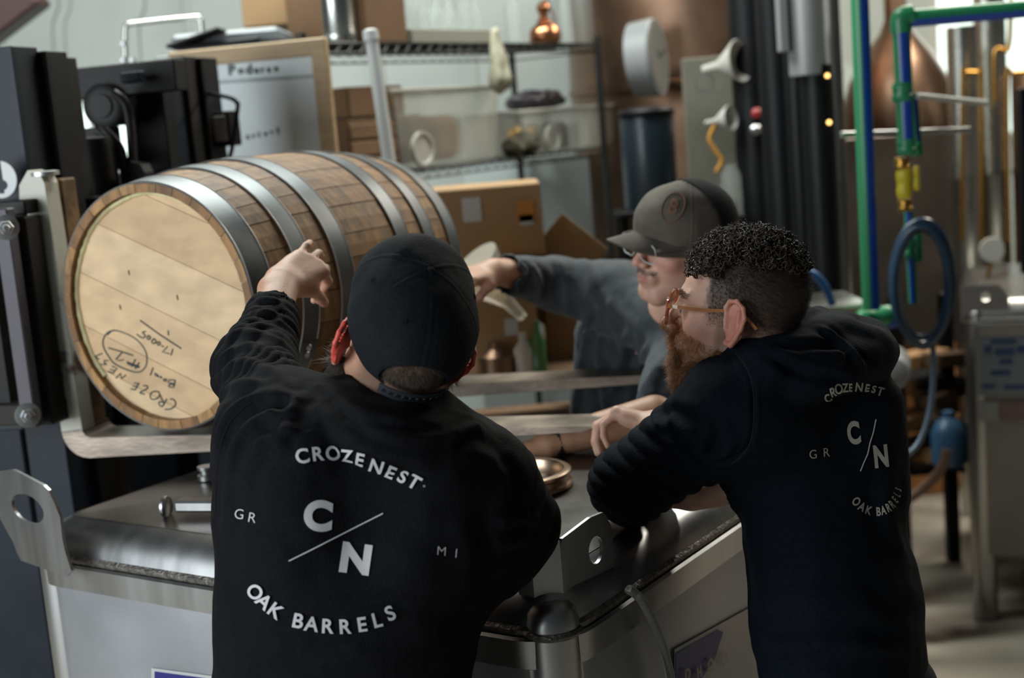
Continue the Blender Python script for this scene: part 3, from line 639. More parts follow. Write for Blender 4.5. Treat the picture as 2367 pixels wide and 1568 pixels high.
def head_prims(vol, T, ear=True, face=True, w=1.0, es=1.0, eo=(0, 0), cr=(-.014, .100)):
    A = lambda pr, k=.01, op='u': vol.add(pr, k, op, T)
    A(ell((0, cr[0], .045), (.077 * w, cr[1], .086)), .01); A(ell((0, .03, .005), (.066 * w, .062, .09)), .03)
    A(ell((0, .03, -.055), (.054 * w, .05, .048)), .03); A(cone((-.012, .072, -.092), (.012, .072, -.092), .019), .025)
    for s in (-1, 1):
        A(cone((s * .054 * w, .0, -.052), (s * .02, .066, -.09), .018, .018), .022)
        if face:
            A(ell((s * .043, .062, -.014), (.022, .020, .018)), .018); A(cone((s * .008, .087, .031), (s * .042, .077, .032), .009, .008), .012)
            A(ell((s * .031, .104, .011), (.019, .016, .013)), .010, 's'); A(ell((s * .031, .0765, .010), (.0145, .0135, .0125)), .004)
    if face:
        A(cone((0, .088, .024), (0, .110, -.016), .0065, .0095), .010); A(ell((0, .112, -.021), (.0105, .011, .0095)), .006)
        for s in (-1, 1): A(ell((s * .0125, .103, -.025), (.0075, .009, .007)), .005); A(ell((s * .007, .108, -.0315), (.0032, .005, .003)), .003, 's')
        A(ell((0, .086, -.052), (.03, .016, .022)), .012)
        A(cone((-.019, .092, -.0515), (0, .1025, -.0485), .003, .0045), .004); A(cone((.019, .092, -.0515), (0, .1025, -.0485), .003, .0045), .004)
        A(cone((-.017, .092, -.057), (.0, .1015, -.0595), .003, .0055), .004); A(cone((.017, .092, -.057), (.0, .1015, -.0595), .003, .0055), .004)
        A(cone((-.02, .099, -.0545), (.02, .099, -.0545), .0012), .002, 's')
    if ear:
        for s in (-1, 1):
            E = np.array([[math.cos(.42), -s * math.sin(.42), 0], [s * math.sin(.42), math.cos(.42), 0], [0, 0, 1]]); O = V(s * .074 * w, -.004 + eo[0], eo[1])
            def Q(y, z, x=0.0): return O + E @ V(s * (x + .004), y * es, z * es + (es - 1) * .02)
            path = [(.004, -.030), (-.005, -.031), (-.012, -.020), (-.020, -.004), (-.024, .012), (-.020, .026), (-.009, .034), (.003, .032), (.009, .022), (.008, .010)]
            for i in range(len(path) - 1):
                x0 = .006 + .006 * math.sin(i / 9 * PI); x1 = .006 + .006 * math.sin((i + 1) / 9 * PI)
                A(cone(Q(*path[i], x0), Q(*path[i + 1], x1), .0048 if i < 2 else .0036, .0036), .003)
            A(ell(Q(-.006, .0, .005), (.0032, .017 * es, .031 * es), E), .004); A(cone(Q(.006, -.008, .004), Q(.009, .004, .004), .005, .004), .004)
            A(ell(Q(.0, -.001, .0125), (.0075, .0085 * es, .0125 * es), E), .003, 's'); A(ell(Q(-.013, .014, .0115), (.004, .004, .013 * es), E), .003, 's')
            A(cone(Q(-.012, -.008, .008), Q(-.013, .018, .008), .003), .003)
def neck(vol, T, base, r1=.056, r2=.066):
    a = T[0] @ V(0, -.022, -.035) + T[1]; vol.add(cone(a, base, r1, r2), .03)
    return a
FING = [((.026, .090), (.044, .026, .021), .0088), ((.009, .094), (.048, .030, .022), .0090), ((-.009, .089), (.044, .028, .021), .0086), ((-.025, .080), (.034, .021, .019), .0078)]
def hand_frame(wrist, fwd, dorsal):
    y = nrm(fwd); z = nrm(np.array(dorsal) - y * np.dot(dorsal, y)); x = np.cross(y, z); return np.stack([x, y, z], 1), np.array(wrist, float)
def hand(vol, T, side, curls, thumb=(.6, .5, .35), spread=.06, sc=1.0, tips=None):
    """side +1: thumb on local +x (left hand seen from behind has the thumb to the right)"""
    A = lambda pr, k: vol.add(pr, k, 'u', T); sx = side
    for i, ((x, y), L, r) in enumerate(FING):
        A(cone((sx * x * .55 * sc, .005, -.002), (sx * x * sc, y * sc, .001), .0145 * sc, .0115 * sc), .014)
        p = V(sx * x * sc, y * sc, .0); a = 0; sp = (1.5 - i) * spread * sx
        c = curls[i]
        for j in range(3):
            a += c[j]; d = V(math.sin(sp) * math.cos(a), math.cos(sp) * math.cos(a), -math.sin(a)); q = p + d * L[j] * sc
            A(cone(p, q, r * sc * (1.04 - .09 * j), r * sc * (.96 - .10 * j)), .0035 if j else .006); p = q
        if tips is not None: tips.append(T[0] @ p + T[1])
    A(cone((sx * .012 * sc, .015, -.008), (sx * .034 * sc, .05 * sc, -.013), .017 * sc, .0145 * sc), .014)
    A(cone((-sx * .018 * sc, .012, -.008), (-sx * .025 * sc, .06 * sc, -.008), .014 * sc, .012 * sc), .014)
    p = V(sx * .036 * sc, .052 * sc, -.014); az, el, bend = thumb
    for j, (L, r) in enumerate(((.036, .0108), (.030, .0100))):
        d = V(sx * math.sin(az - j * bend) * math.cos(el), math.cos(az - j * bend) * math.cos(el), -math.sin(el)); q = p + d * L * sc
        A(cone(p, q, r * sc, (r - .0012) * sc), .005); p = q
    if tips is not None: tips.append(T[0] @ p + T[1])
    A(cone((0, -.03, 0), (0, .012, 0), .024 * sc, .022 * sc, .72, (0, 0, 1)), .014)
def local(T, v): return (v - T[1]) @ T[0] / (np.linalg.norm(T[0][:, 0]) ** 2)
def join(parts):
    V_, Q_, n = [], [], 0
    for v, q in parts: V_.append(v); Q_.append(q + n); n += len(v)
    return np.concatenate(V_), np.concatenate(Q_)
def skinmesh(name, parts, tintf, parent=None):
    v, q = join(parts); me = npmesh(name, v, q); c = tintf(v, normals(v, q)); at = me.color_attributes.new('tint', 'FLOAT_COLOR', 'POINT')
    at.data.foreach_set('color', np.concatenate([c, np.ones((len(c), 1))], 1).astype(np.float32).ravel()); o = link(name, me, M_SKIN)
    if parent is not None: setpar(o, parent)
    return o
def sstep(a, b, x): t = np.clip((x - a) / (b - a), 0, 1); return t * t * (3 - 2 * t)
def headtint(v, T, base, red=.5, stub=None):
    l = local(T, v); c = np.tile(np.array(base), (len(v), 1)); n = noise3(l * 60, 3)[:, None] + noise3(l * 140, 4)[:, None] * .5
    c = c * (1 + .10 * n)
    near = (np.linalg.norm(l, axis=1) < .17)
    def blend(m, col):
        nonlocal c; m = (m * near)[:, None]; c = c * (1 - m) + np.array(col) * m
    ears = sstep(.070, .082, np.abs(l[:, 0])) * (np.abs(l[:, 2]) < .045) * (l[:, 1] < .02); blend(ears * .75 * red * 1.5, (.62, .10, .07))  # ears: natural redness plus light shining through them, painted into the tint
    for s in (-1, 1): blend(np.exp(-((l[:, 0] - s * .05) ** 2 + (l[:, 1] - .065) ** 2 + (l[:, 2] + .018) ** 2) / .0007) * .35, (.62, .20, .16))
    blend(np.exp(-(l[:, 0] ** 2 + (l[:, 1] - .115) ** 2 + (l[:, 2] + .02) ** 2) / .0004) * .4, (.62, .20, .16))
    lips = np.exp(-((l[:, 2] + .0545) / .0075) ** 4) * np.exp(-(l[:, 0] / .021) ** 6) * (l[:, 1] > .088); blend(lips * .85, (.50, .15, .14))
    if stub is not None:
        m, col = stub(l); blend(m, col)
    return c
def hairstrands(P0, D, L, r, bend=None, seg=3):
    """thin tapered strands: roots P0, directions D"""
    n = len(P0); D = D / np.linalg.norm(D, axis=1)[:, None]; S = np.cross(D, rng.normal(size=(n, 3))); S /= np.linalg.norm(S, axis=1)[:, None]; U = np.cross(D, S)
    vs = []; 
    for k in range(seg + 1):
        t = k / seg; c = P0 + D * (L * t)[:, None] + (bend * (L * t * t)[:, None] if bend is not None else 0); rr = r * (1 - .8 * t)
        for a in (0, 2.094, 4.189): vs.append(c + (S * math.cos(a) + U * math.sin(a)) * rr)
    vs = np.stack(vs, 1); m = vs.shape[1]; base = (np.arange(n) * m)[:, None]; Q = []
    for k in range(seg):
        for a in range(3): b = (a + 1) % 3; Q.append(base + np.array([k * 3 + a, k * 3 + b, k * 3 + 3 + b, k * 3 + 3 + a]))
    return vs.reshape(-1, 3), np.concatenate(Q)
def pick(vs, N, mask, n):
    ix = np.where(mask)[0]; ix = rng.choice(ix, n); p = vs[ix] + rng.normal(size=(n, 3)) * .0012; return p, N[ix], ix
def simple(name, v, q, m, parent, label=None, kind=None):
    o = link(name, npmesh(name, v, q), m); setpar(o, parent)
    if label: o['label'] = label
    if kind: o['kind'] = kind
    return o
def cloth(vol, sm=1): return vol.mesh(sm)
def legs(vol, hips, feet, r=.095):
    for h, f in zip(hips, feet):
        k = (h + f) / 2 + V(0, .0, .02); vol.add(cone(h, k, r, .07), .05); vol.add(cone(k, f, .07, .055), .03)
def shoes(feet, d, parent):
    for f in feet:
        v = Vol(f - .25, f + .25, .008); d_ = nrm(d); v.add(cone(f + V(0, 0, -.02), f + d_ * .02 + V(0, 0, -.04), .045, .05), .02); v.add(cone(f + V(0, 0, -.045), f + d_ * .17 + V(0, 0, -.055), .042, .042), .02)
        v.G[:, :, :max(0, int(round((0.002 - (f[2] - .25)) / .008)))] = .1
        a, b = v.mesh(1); simple('boot', a, b, M_SHOE, parent)
# curves that lay letters onto cloth
def print_on(b, s, size, px, py, ang, m, parent, bold=.0, sx=1.0, off=.0016, sub=1, name='letter'):
    """letter s centred on the cloth where the photograph shows it, upright turned clockwise by ang"""
    vs, fs = text_obj(s, size * 100, bold * 100); vs = vs / 100
    bm = bmesh.new(); vv = [bm.verts.new((p[0], p[1], 0)) for p in vs]
    for f in fs:
        try: bm.faces.new([vv[i] for i in f])
        except ValueError: pass
    bmesh.ops.triangulate(bm, faces=bm.faces)
    if sub:
        for _ in range(4):
            es = [e for e in bm.edges if e.calc_length() > .0045]
            if not es: break
            bmesh.ops.subdivide_edges(bm, edges=es, cuts=1, use_grid_fill=False); bmesh.ops.triangulate(bm, faces=bm.faces)
    bmesh.ops.triangulate(bm, faces=bm.faces); c0 = cast(b, px, py)
    if c0 is None: bm.free(); return
    dd = np.linalg.norm(c0 - CP); k = F_PX / dd; a = math.radians(ang); ok = True; out = []
    for v in bm.verts:
        x = v.co.x * sx * k; y = v.co.y * k; X = px + x * math.cos(a) + y * math.sin(a); Y = py + x * math.sin(a) - y * math.cos(a); q = cast(b, X, Y, off)
        if q is None: ok = False; break
        out.append(q)
    if ok:
        me = bpy.data.meshes.new(name); me.from_pydata([tuple(map(float, q)) for q in out], [], [tuple(v.index for v in f.verts) for f in bm.faces]) if not bm.verts.index_update() else None
        o = link(name, me, m); setpar(o, parent)
    bm.free()
def stroke_on(b, pts, r, m, parent, off=.0012, name='print_line'):
    P3 = [cast(b, x, y, off) for x, y in pts]; P3 = [p for p in P3 if p is not None]
    if len(P3) > 1: o = MB().tube(P3, r, 5).build(name, m, parent)

def rings(vs, N, a, b, t0, t1, lam, amp, skew=0.0, seed=0, R=.12):
    """bunched sleeve: rounded ridges with sharp valleys running around the arm a-b"""
    ax = nrm(b - a); side = nrm(np.cross(ax, FW)); r = vs - a; t = r @ ax; s = r @ side; rad = np.linalg.norm(r - t[:, None] * ax, axis=1)
    w = noise3(vs * 12, seed) * .026 + noise3(vs * 30, seed + 1) * .004; ph = (t + skew * s - 3.2 * s * s + w) / lam
    pf = np.abs(np.sin(PI * ph)) ** .6 - .62; depth = .45 + .9 * np.clip(noise3(vs * 11, seed + 2) + .5, 0, 1)
    m = sstep(t0 - .02, t0 + .02, t) * sstep(t1 + .02, t1 - .02, t) * (rad < R); return vs + N * (pf * amp * depth * m)[:, None]
# ================================================== man in the black cap (back to the camera)
H1 = (rot(z=6, x=33, y=19), P(932, 790, 1.93))
m1 = thing('person', 'person in black snap-strap cap and black hoodie, back turned, reaching to the barrel', 'person', (-.28, 1.9, 0))
sL, eL, wL = P(648, 1005, 1.95), P(588, 855, 2.19), P(652, 655, 2.42)
sR, eR, wR = P(1095, 1150, 1.92), P(1185, 1215, 1.96), P(1190, 1120, 2.22)
NB1 = P(918, 945, 1.94)
v = Vol(H1[1] - .21, H1[1] + .2, .0024); head_prims(v, H1, face=True, es=1.15, eo=(-.004, -.016)); neck(v, H1, NB1, .060, .070); hm = v.mesh(1)
HT1 = hand_frame(wL, P(735, 600, 2.515) - wL, P(640, 560, 2.2) - P(700, 640, 2.45))
tipsL = []
v = Vol(wL - .24, wL + .24, .0028)
v.add(cone(wL + (eL - wL) * .72, wL, .040, .030, .85, HT1[0][:, 2]), .02)
hand(v, HT1, 1, [(.85, .8, .4), (.6, .8, .4), (.2, .55, .3), (-.1, .45, .3)], (.45, .75, .3), .13, 1.04, tipsL); hl = v.mesh(1)
v = Vol(wR - .25, wR + .25, .004); HTR = hand_frame(wR, V(-.55, .8, -.1), V(0, 0, 1)); hand(v, HTR, -1, [(.35, .4, .3)] * 4, (.5, .3, .2), .08, 1.04); v.add(cone(wR + (eR - wR) * .6, wR, .04, .03), .02); hr = v.mesh(1)
v = Vol((-.75, 1.6, .95), (.25, 2.3, 1.7), .009); PV1 = P(795, 1560, 1.90)
v.add(cone(PV1, NB1 + V(0, .02, -.1), .13, .12), .05); v.add(cone(NB1, NB1 + V(0, .02, -.1), .06, .08), .03); bd = v.mesh(0)
def tint1(v, N):
    def stub(l):
        m = sstep(-.02, -.06, l[:, 1] + .25 * (l[:, 2] + .02)) * sstep(-.072, -.045, l[:, 2]) * .8; return m, (.10, .065, .045)
    return headtint(v, H1, SKIN['base'], .95, stub)
body = skinmesh('body', [hm, hl, hr, bd], tint1, m1)
MB().lathe(HT1[0] @ (V(-.009, .089, 0) + V(-.001, .026, -.009) * 1.04) + HT1[1], HT1[0] @ nrm(V(-.03, .93, -.35)), [(.0108, -.003), (.0118, -.003), (.0122, 0), (.0118, .003), (.0108, .003)], 24, True).build('finger_ring', mat('silver', (.7, .66, .58), .25, 1.0), m1)
# hoodie
v = Vol((-.66, 1.60, .93), (.26, 2.60, 1.75), .0042)
PV = P(778, 1700, 1.90)
v.add(cone(PV, P(800, 1420, 1.90), .188, .186, .68, (0.1, 1, 0)), .02); v.add(cone(P(800, 1420, 1.90), P(870, 1130, 1.92), .184, .170, .66, (.1, 1, 0)), .03)
v.add(cone(P(700, 1060, 1.92), P(1045, 1135, 1.92), .095, .085), .05); v.add(cone(NB1 + V(0, .0, -.045), P(1085, 1150, 1.92), .074, .060), .04); v.add(cone(NB1 + V(0, 0, -.045), sL + V(0, 0, -.01), .072, .068), .04)
v.add(cone(P(700, 1200, 1.86), P(700, 1060, 1.86), .08, .07), .06); v.add(cone(P(990, 1250, 1.86), P(1000, 1100, 1.86), .08, .075), .06)
v.add(cone(sL, eL, .076, .062), .045); v.add(cone(eL, wL + (eL - wL) * .40, .062, .047), .03)
v.add(cone(P(622, 1200, 1.93), sL, .072, .074), .07)
v.add(cone(sR, eR, .078, .062), .05); v.add(cone(eR, wR + (eR - wR) * .3, .06, .045), .03); v.add(cone(P(1120, 1300, 1.93), sR, .05, .075), .08)
# collar and hood rolls
for pts, r in (([(785, 925, 1.96), (810, 940, 1.88), (880, 958, 1.84), (960, 962, 1.85), (1015, 950, 1.93)], .019), ([(758, 935, 1.97), (775, 965, 1.87), (860, 1000, 1.81), (970, 1012, 1.82), (1055, 1000, 1.90)], .028), ([(820, 1000, 1.84), (910, 1030, 1.81), (1010, 1030, 1.82), (1085, 1010, 1.88)], .028)):
    sp = smoothpath([P(*q) for q in pts], 5)
    for a, b in zip(sp[:-1], sp[1:]): v.add(cone(a, b, r), .016)
nv = nrm((H1[0] @ V(0, -.022, -.035) + H1[1]) - NB1); v.add(cone(NB1 - nv * .01, NB1 + nv * .12, .062, .064), .008, 's')
ce = wL + (eL - wL) * .40; cdir = nrm(wL - eL); v.add(cone(ce - cdir * .03, ce + cdir * .09, .041, .041), .004, 's')
ce = wR + (eR - wR) * .3; cdir = nrm(wR - eR); v.add(cone(ce - cdir * .02, ce + cdir * .09, .040, .040), .004, 's')
a, q = v.mesh(2)
F1 = [([(505, 790), (560, 765), (620, 775), (660, 800)], .010, .005), ([(498, 840), (560, 800), (625, 815), (668, 845)], .010, .006), ([(492, 890), (545, 845), (610, 850), (670, 890)], .010, .006), ([(490, 950), (530, 895), (600, 885), (690, 920)], .011, .006),
      ([(500, 1040), (530, 960), (590, 915), (680, 925)], .010, .007), ([(530, 1080), (555, 1010), (610, 960), (700, 945)], .010, .006), ([(515, 735), (560, 715), (620, 722), (655, 745)], .008, .004), ([(530, 700), (570, 690), (630, 695), (655, 712)], .006, .003),
      ([(620, 940), (650, 985), (640, 1040)], .010, .006), ([(690, 915), (670, 960), (680, 1010)], .010, .006), ([(560, 1120), (590, 1040), (640, 1000)], .012, .005), ([(520, 1250), (530, 1120), (560, 1020)], .014, .004),
      ([(740, 900), (800, 960), (900, 985), (1030, 990)], .007, -.004), ([(760, 930), (850, 1010), (960, 1040), (1080, 1030)], .008, -.005), ([(1040, 1005), (1085, 990), (1110, 985)], .008, .005), ([(1060, 1050), (1130, 1060), (1180, 1100)], .012, .004),
      ([(1150, 1060), (1190, 1110), (1190, 1180)], .012, -.004), ([(1110, 1180), (1130, 1260), (1120, 1350)], .016, -.005), ([(1150, 1220), (1200, 1200), (1250, 1210)], .010, .005), ([(1140, 1260), (1190, 1250), (1230, 1250)], .010, .005), ([(700, 1500), (850, 1480), (1000, 1510)], .02, -.003), ([(1030, 1560), (1080, 1480), (1110, 1400)], .018, .004)]
a = folds(a, q, F1); N = normals(a, q); a = rings(a, N, sL, eL, .06, .34, .030, .0065, .25, 71, .10); a = rings(a, N, eL, wL, .03, .20, .024, .005, .1, 75, .085); a = rings(a, N, sR, eR, .0, .12, .034, .005, .3, 79, .10); N = normals(a, q); a = a + N * (noise3(a * 18, 5) * .007 + noise3(a * 45, 6) * .0025)[:, None]
hd1 = simple('hoodie', a, q, M_HOODB, m1); b1 = bvh(a, q)
seam = [(690, 925), (600, 935), (560, 1000), (535, 1080)]
stroke_on(b1, smoothpath([V(*s) for s in [(498, 1180), (505, 1060), (530, 980), (580, 930)]], 6), .0011, M_CAPB, hd1, 0, 'seam')
pr1 = [('C', 700, 1057, -10, 32), ('R', 733, 1052, -6, 31), ('O', 769, 1050, -2, 32), ('Z', 804, 1054, 4, 30), ('E', 833, 1061, 12, 30), ('N', 871, 1077, 18, 32), ('E', 903, 1091, 22, 32), ('S', 932, 1102, 26, 32), ('T', 958, 1115, 32, 32),
       ('O', 592, 1369, 50, 33), ('A', 613, 1391, 42, 33), ('K', 638, 1412, 36, 33), ('B', 690, 1436, 12, 33), ('A', 721, 1443, 8, 33), ('R', 757, 1448, 3, 33), ('R', 797, 1449, -2, 33), ('E', 837, 1444, -8, 33), ('L', 871, 1434, -14, 33), ('S', 902, 1418, -24, 33)]
for ch, x, y, an, h in pr1:
    c = cast(b1, x, y); k = np.linalg.norm(c - CP) / F_PX; print_on(b1, ch, h * k * 1.38, x, y, an, M_PRINT, hd1, .0006, off=.0035)
for ch, x, y, an, h, bo, sx in (('C', 735, 1196, 4, 66, .0028, 1.0), ('N', 822, 1295, 8, 66, .0028, 1.05), ('G', 555, 1190, 6, 24, -.0002, 1), ('R', 584, 1198, 10, 24, -.0002, 1), ('M', 1020, 1275, 6, 22, -.0002, 1), ('I', 1054, 1280, 6, 22, -.0002, 1), ('o', 981, 1123, 20, 7, 0, 1)):
    c = cast(b1, x, y); k = np.linalg.norm(c - CP) / F_PX; print_on(b1, ch, h * k * 1.38, x, y, an, M_PRINT, hd1, bo, sx)
stroke_on(b1, [(668 + 218 * t, 1297 - 110 * t) for t in np.linspace(0, 1, 24)], .0009, M_PRINT, hd1)
# cap
def cap(T, parent, m, cw=.091, cl=.112, ch=.100, cz=.040, open_back=True, brim_curve=.02, brim_len=.07, tilt=0, label=None, brim_w=.085, bump=(.83, .05, .030, .058, .060)):
    v = Vol((-.13, -.15, -.06), (.13, .15, .17), .0024)
    RT_ = rot(x=tilt); TT = (RT_, V(0, 0, 0))
    v.add(ell((0, -.006, cz), (cw, cl, ch)), .005, 'u', TT); bw, by, bz, bl, bh = bump; v.add(ell((0, by, cz + bz), (cw * bw, bl, bh)), .03, 'u', TT)
    v.add(ell((0, -.006, cz - .004), (cw - .0055, cl - .0055, ch - .007)), .003, 's', TT); v.add(ell((0, by, cz + bz - .002), (cw * bw - .006, bl - .008, bh - .008)), .006, 's', TT)
    g = [v.lo[a] + v.vox * np.arange(v.n[a]) for a in range(3)]; X, Y, Z = np.meshgrid(*g, indexing='ij')
    edge = -.012 + np.clip((Y + .02) / .12, 0, 1) * .048 - np.clip((-Y) / .12, 0, 1) * .016; d = edge - Z
    v.G = np.maximum(v.G, d.astype(np.float32))
    if open_back: v.add(ell((0, -.118, .016), (.048, .055, .042)), .004, 's')
    vs, q = v.mesh(2)
    # panel seams and soft dents
    ang = np.arctan2(vs[:, 0], vs[:, 1] + .006); N = normals(vs, q); dd = np.zeros(len(vs)); rr = np.hypot(vs[:, 0], vs[:, 1] + .006)
    for s in np.arange(0, 6) * PI / 3:
        e = np.abs(np.angle(np.exp(1j * (ang - s)))) * rr; dd += np.exp(-(e / .0022) ** 2) * .0004 - np.exp(-((e - .004) / .002) ** 2) * .0003
    vs = vs + N * (dd + noise3(vs * 28, 11) * .004 + noise3(vs * 60, 12) * .001)[:, None]
    w = vs @ T[0].T + T[1]; c = simple('cap', w, q, m, parent, label)
    TP = lambda p: T[0] @ np.array(p, float) + T[1]
    MB().lathe(TP((0, -.006, cz + ch - .002)), T[0] @ V(0, 0, 1), [(.0085, -.002), (.0085, .001), (.006, .004), (.002, .005)], 20).build('cap_button', m, c)
    for s in (PI / 6, PI / 2, 5 * PI / 6, 7 * PI / 6, 3 * PI / 2, 11 * PI / 6):
        zz = .62; r_ = math.sqrt(1 - zz * zz); p = V(math.sin(s) * cw * r_, -.006 + math.cos(s) * cl * r_, cz + ch * zz); n = nrm(V(p[0] / cw ** 2, (p[1] + .006) / cl ** 2, (p[2] - cz) / ch ** 2))
        MB().lathe(TP(p + n * .0015), T[0] @ n, [(.0022, 0), (.0036, 0), (.0036, .001), (.0022, .001)], 14, True).build('eyelet', m, c)
    # brim
    m_ = MB(); nu, nv_ = 22, 9; top = []; bot = []
    for i in range(nu + 1):
        u = -1 + 2 * i / nu; x0 = u * brim_w; y0 = .085 * math.sqrt(max(0, 1 - (u * .93) ** 2)) + .012
        for j in range(nv_ + 1):
            w_ = j / nv_; xx = x0 * (1 - .06 * w_); yy = y0 + w_ * brim_len * math.sqrt(max(0.0, 1 - abs(u) ** 2.6)) ; zz = .040 + cz - .04 - abs(u) ** 2 * brim_curve - w_ * .010
            top.append(TP((xx, yy, zz + .0022))); bot.append(TP((xx, yy, zz - .0012)))
    n = (nu + 1) * (nv_ + 1); fs = []
    for i in range(nu):
        for j in range(nv_):
            a = i * (nv_ + 1) + j; b = a + nv_ + 1; fs += [(a, a + 1, b + 1, b), (n + a, n + b, n + b + 1, n + a + 1)]
    for i in range(nu): a = i * (nv_ + 1) + nv_; b = a + nv_ + 1; fs += [(a, n + a, n + b, b)]
    m_.add(top + bot, fs, True); m_.build('brim', m, c)
    if open_back:
        sb = MB(); k = 26; vs = []
        for i in range(k + 1):
            a = -0.50 + 1.0 * i / k; x = math.sin(a) * (cw + .001); y = -.006 - math.cos(a) * (cl - .002)
            for (dr, z) in ((0, -.006), (.0016, -.006), (.0016, .010), (0, .010)): vs.append(TP((x * (1 + dr / .09), y - dr, z)))
        fs = [(i * 4 + a, i * 4 + (a + 1) % 4, i * 4 + 4 + (a + 1) % 4, i * 4 + 4 + a) for i in range(k) for a in range(4)] + [(0, 1, 2, 3), (k * 4, k * 4 + 1, k * 4 + 2, k * 4 + 3)]
        st = sb.add(vs, fs, True).build('strap', mat('strap_plastic', (.02, .024, .032), .45), c)
        for i in range(9):
            a = -.42 + i * .105; x = math.sin(a) * (cw + .0025); y = -.006 - math.cos(a) * (cl - .0002)
            MB().lathe(TP((x, y, .002)), T[0] @ V(math.sin(a), -math.cos(a), 0), [(.0014, 0), (.0030, 0), (.0026, .0012), (.0014, .0012)], 12, True).build('snap_stud', M_RUBBER, st)
    return c
cap(H1, m1, M_CAPB, cl=.114, ch=.088, cz=.049, tilt=2, brim_len=.08, brim_curve=.008)
# nape hair and beard edge
hv, hq = hm; l = local(H1, hv); N = normals(hv, hq)
mk = (l[:, 1] < -.05) & (l[:, 2] > .004) & (l[:, 2] < .066) & (np.abs(l[:, 0]) < .046); p, n, ix = pick(hv, N, mk, 5200)
dn = H1[0] @ V(.15, -.2, -1.0); hvv, hqq = hairstrands(p - n * .001, n * .75 + dn + rng.normal(size=n.shape) * .35, rng.uniform(.004, .007, len(p)), .00028)
M_HAIRB = mat('brown_hair', (.055, .034, .02), .55, nscale=90, namt=.5); simple('hair', hvv, hqq, M_HAIRB, m1, kind='stuff')
mk = (l[:, 1] < -.02) & (l[:, 2] > -.085) & (l[:, 2] < -.03); p, n, ix = pick(hv, N, mk, 1600)
hvv, hqq = hairstrands(p - n * .0005, n * .35 + H1[0] @ V(.1, 0, -1) + rng.normal(size=n.shape) * .4, rng.uniform(.002, .005, len(p)), .00012); simple('nape_fuzz', hvv, hqq, mat('light_brown_hair', (.20, .12, .07), .6), m1, kind='stuff')
mk = (l[:, 1] > -.01) & (l[:, 1] < .09) & (l[:, 2] < -.04) & (l[:, 2] > -.115) & (np.abs(l[:, 0]) > .0); p, n, ix = pick(hv, N, mk, 5000)
hvv, hqq = hairstrands(p, n * .8 + H1[0] @ V(0, .1, -.8) + rng.normal(size=n.shape) * .35, rng.uniform(.012, .035, len(p)), .00035); simple('beard', hvv, hqq, M_HAIRB, m1, kind='stuff')
# trousers, boots
ft = [V(-.42, 1.82, .1), V(-.12, 1.80, .1)]
v = Vol((-.75, 1.5, .05), (.25, 2.2, 1.15), .012); v.add(cone(P(800, 1760, 1.90) + V(0, 0, -.02), P(800, 1760, 1.90) + V(0, 0, -.08), .165, .17, .72, (0, 1, 0)), .03); legs(v, [V(-.36, 1.88, .93), V(-.18, 1.88, .93)], ft, .1)
a, q = v.mesh(1); simple('trousers', a, q, M_PANTS, m1); shoes(ft, V(-.1, 1, 0), m1)
# ================================================== man with curly hair, glasses and ginger beard
H2 = (rot(z=76, x=10, y=-2) * 1.08, P(1716, 738, 2.24))
m2 = thing('person', 'person with curly hair, amber glasses and ginger beard, leaning on the tote in navy hoodie', 'person', (.62, 2.15, 0))
NB2 = P(1845, 850, 2.30); s2, e2, w2 = P(1700, 945, 2.18), P(1458, 1122, 2.25), P(1530, 985, 2.47)
s2r, e2r, w2r = P(1960, 960, 2.50), PZ(1765, 1095, 1.28), PZ(1605, 1138, 1.247)
v = Vol(H2[1] - .21, H2[1] + .21, .0022); head_prims(v, H2, es=1.02, eo=(.012, .008), cr=(-.004, .089)); neck(v, H2, NB2, .058, .075); hm = v.mesh(1)
v = Vol(w2 - .2, w2 + .2, .0026); HT = hand_frame(w2, P(1452, 962, 2.51) - w2, V(.0, .45, 1)); hand(v, HT, 1, [(.55, 1.1, .5), (.75, 1.0, .4), (.9, .9, .4), (1.0, .9, .4)], (.9, .75, .5), .03, 1.02)
v.add(cone(w2 + (e2 - w2) * .6, w2, .036, .029), .02); hl = v.mesh(1)
v = Vol(w2r - .24, w2r + .24, .003); HTr = hand_frame(w2r, V(-.7, .55, 0), V(0, 0, 1)); hand(v, HTr, -1, [(.3, .3, .2)] * 4, (.5, .2, .2), .05, 1.0); v.add(cone(w2r + (e2r - w2r) * .8, w2r, .042, .030), .02); hr = v.mesh(1)
v = Vol((.1, 1.9, .95), (1.0, 2.75, 1.7), .01); v.add(cone(P(1950, 1500, 2.22), P(1860, 1000, 2.32), .12, .10), .05); v.add(cone(NB2, P(1860, 1000, 2.32), .06, .09), .03); bd = v.mesh(0)
def tint2(v, N):
    def stub(l):
        x, y, z = l[:, 0], l[:, 1], l[:, 2]
        front = .052 + .018 * np.clip(z - .06, 0, .1) / .05
        up = sstep(front + .006, front - .008, y + noise3(l * 220, 8) * .010) * sstep(-.018, .03, z + .35 * np.maximum(-y, 0)); nape = sstep(-.055, -.02, z) * sstep(-.03, -.07, y)
        side = sstep(.018, .006, np.abs(y - .022)) * sstep(-.07, -.03, z) * (z < .04) * (np.abs(x) > .05)
        m = np.maximum(np.maximum(up, nape), side * .75); return m * ((np.abs(x) < .079) | (z > .05)) * (.68 + .30 * sstep(-.01, .05, z - .3 * (y + .02))), (.050, .032, .024)
    c = headtint(v, H2, SKIN['pale'], .38, stub); l = local(H2, v)
    b = sstep(-.022, -.05, l[:, 2] - .35 * (l[:, 1] - .06)) * (l[:, 1] > .015) * (np.linalg.norm(l, axis=1) < .16); m = (b * .5)[:, None]; return c * (1 - m) + np.array((.33, .15, .06)) * m
skinmesh('body', [hm, hl, hr, bd], tint2, m2)
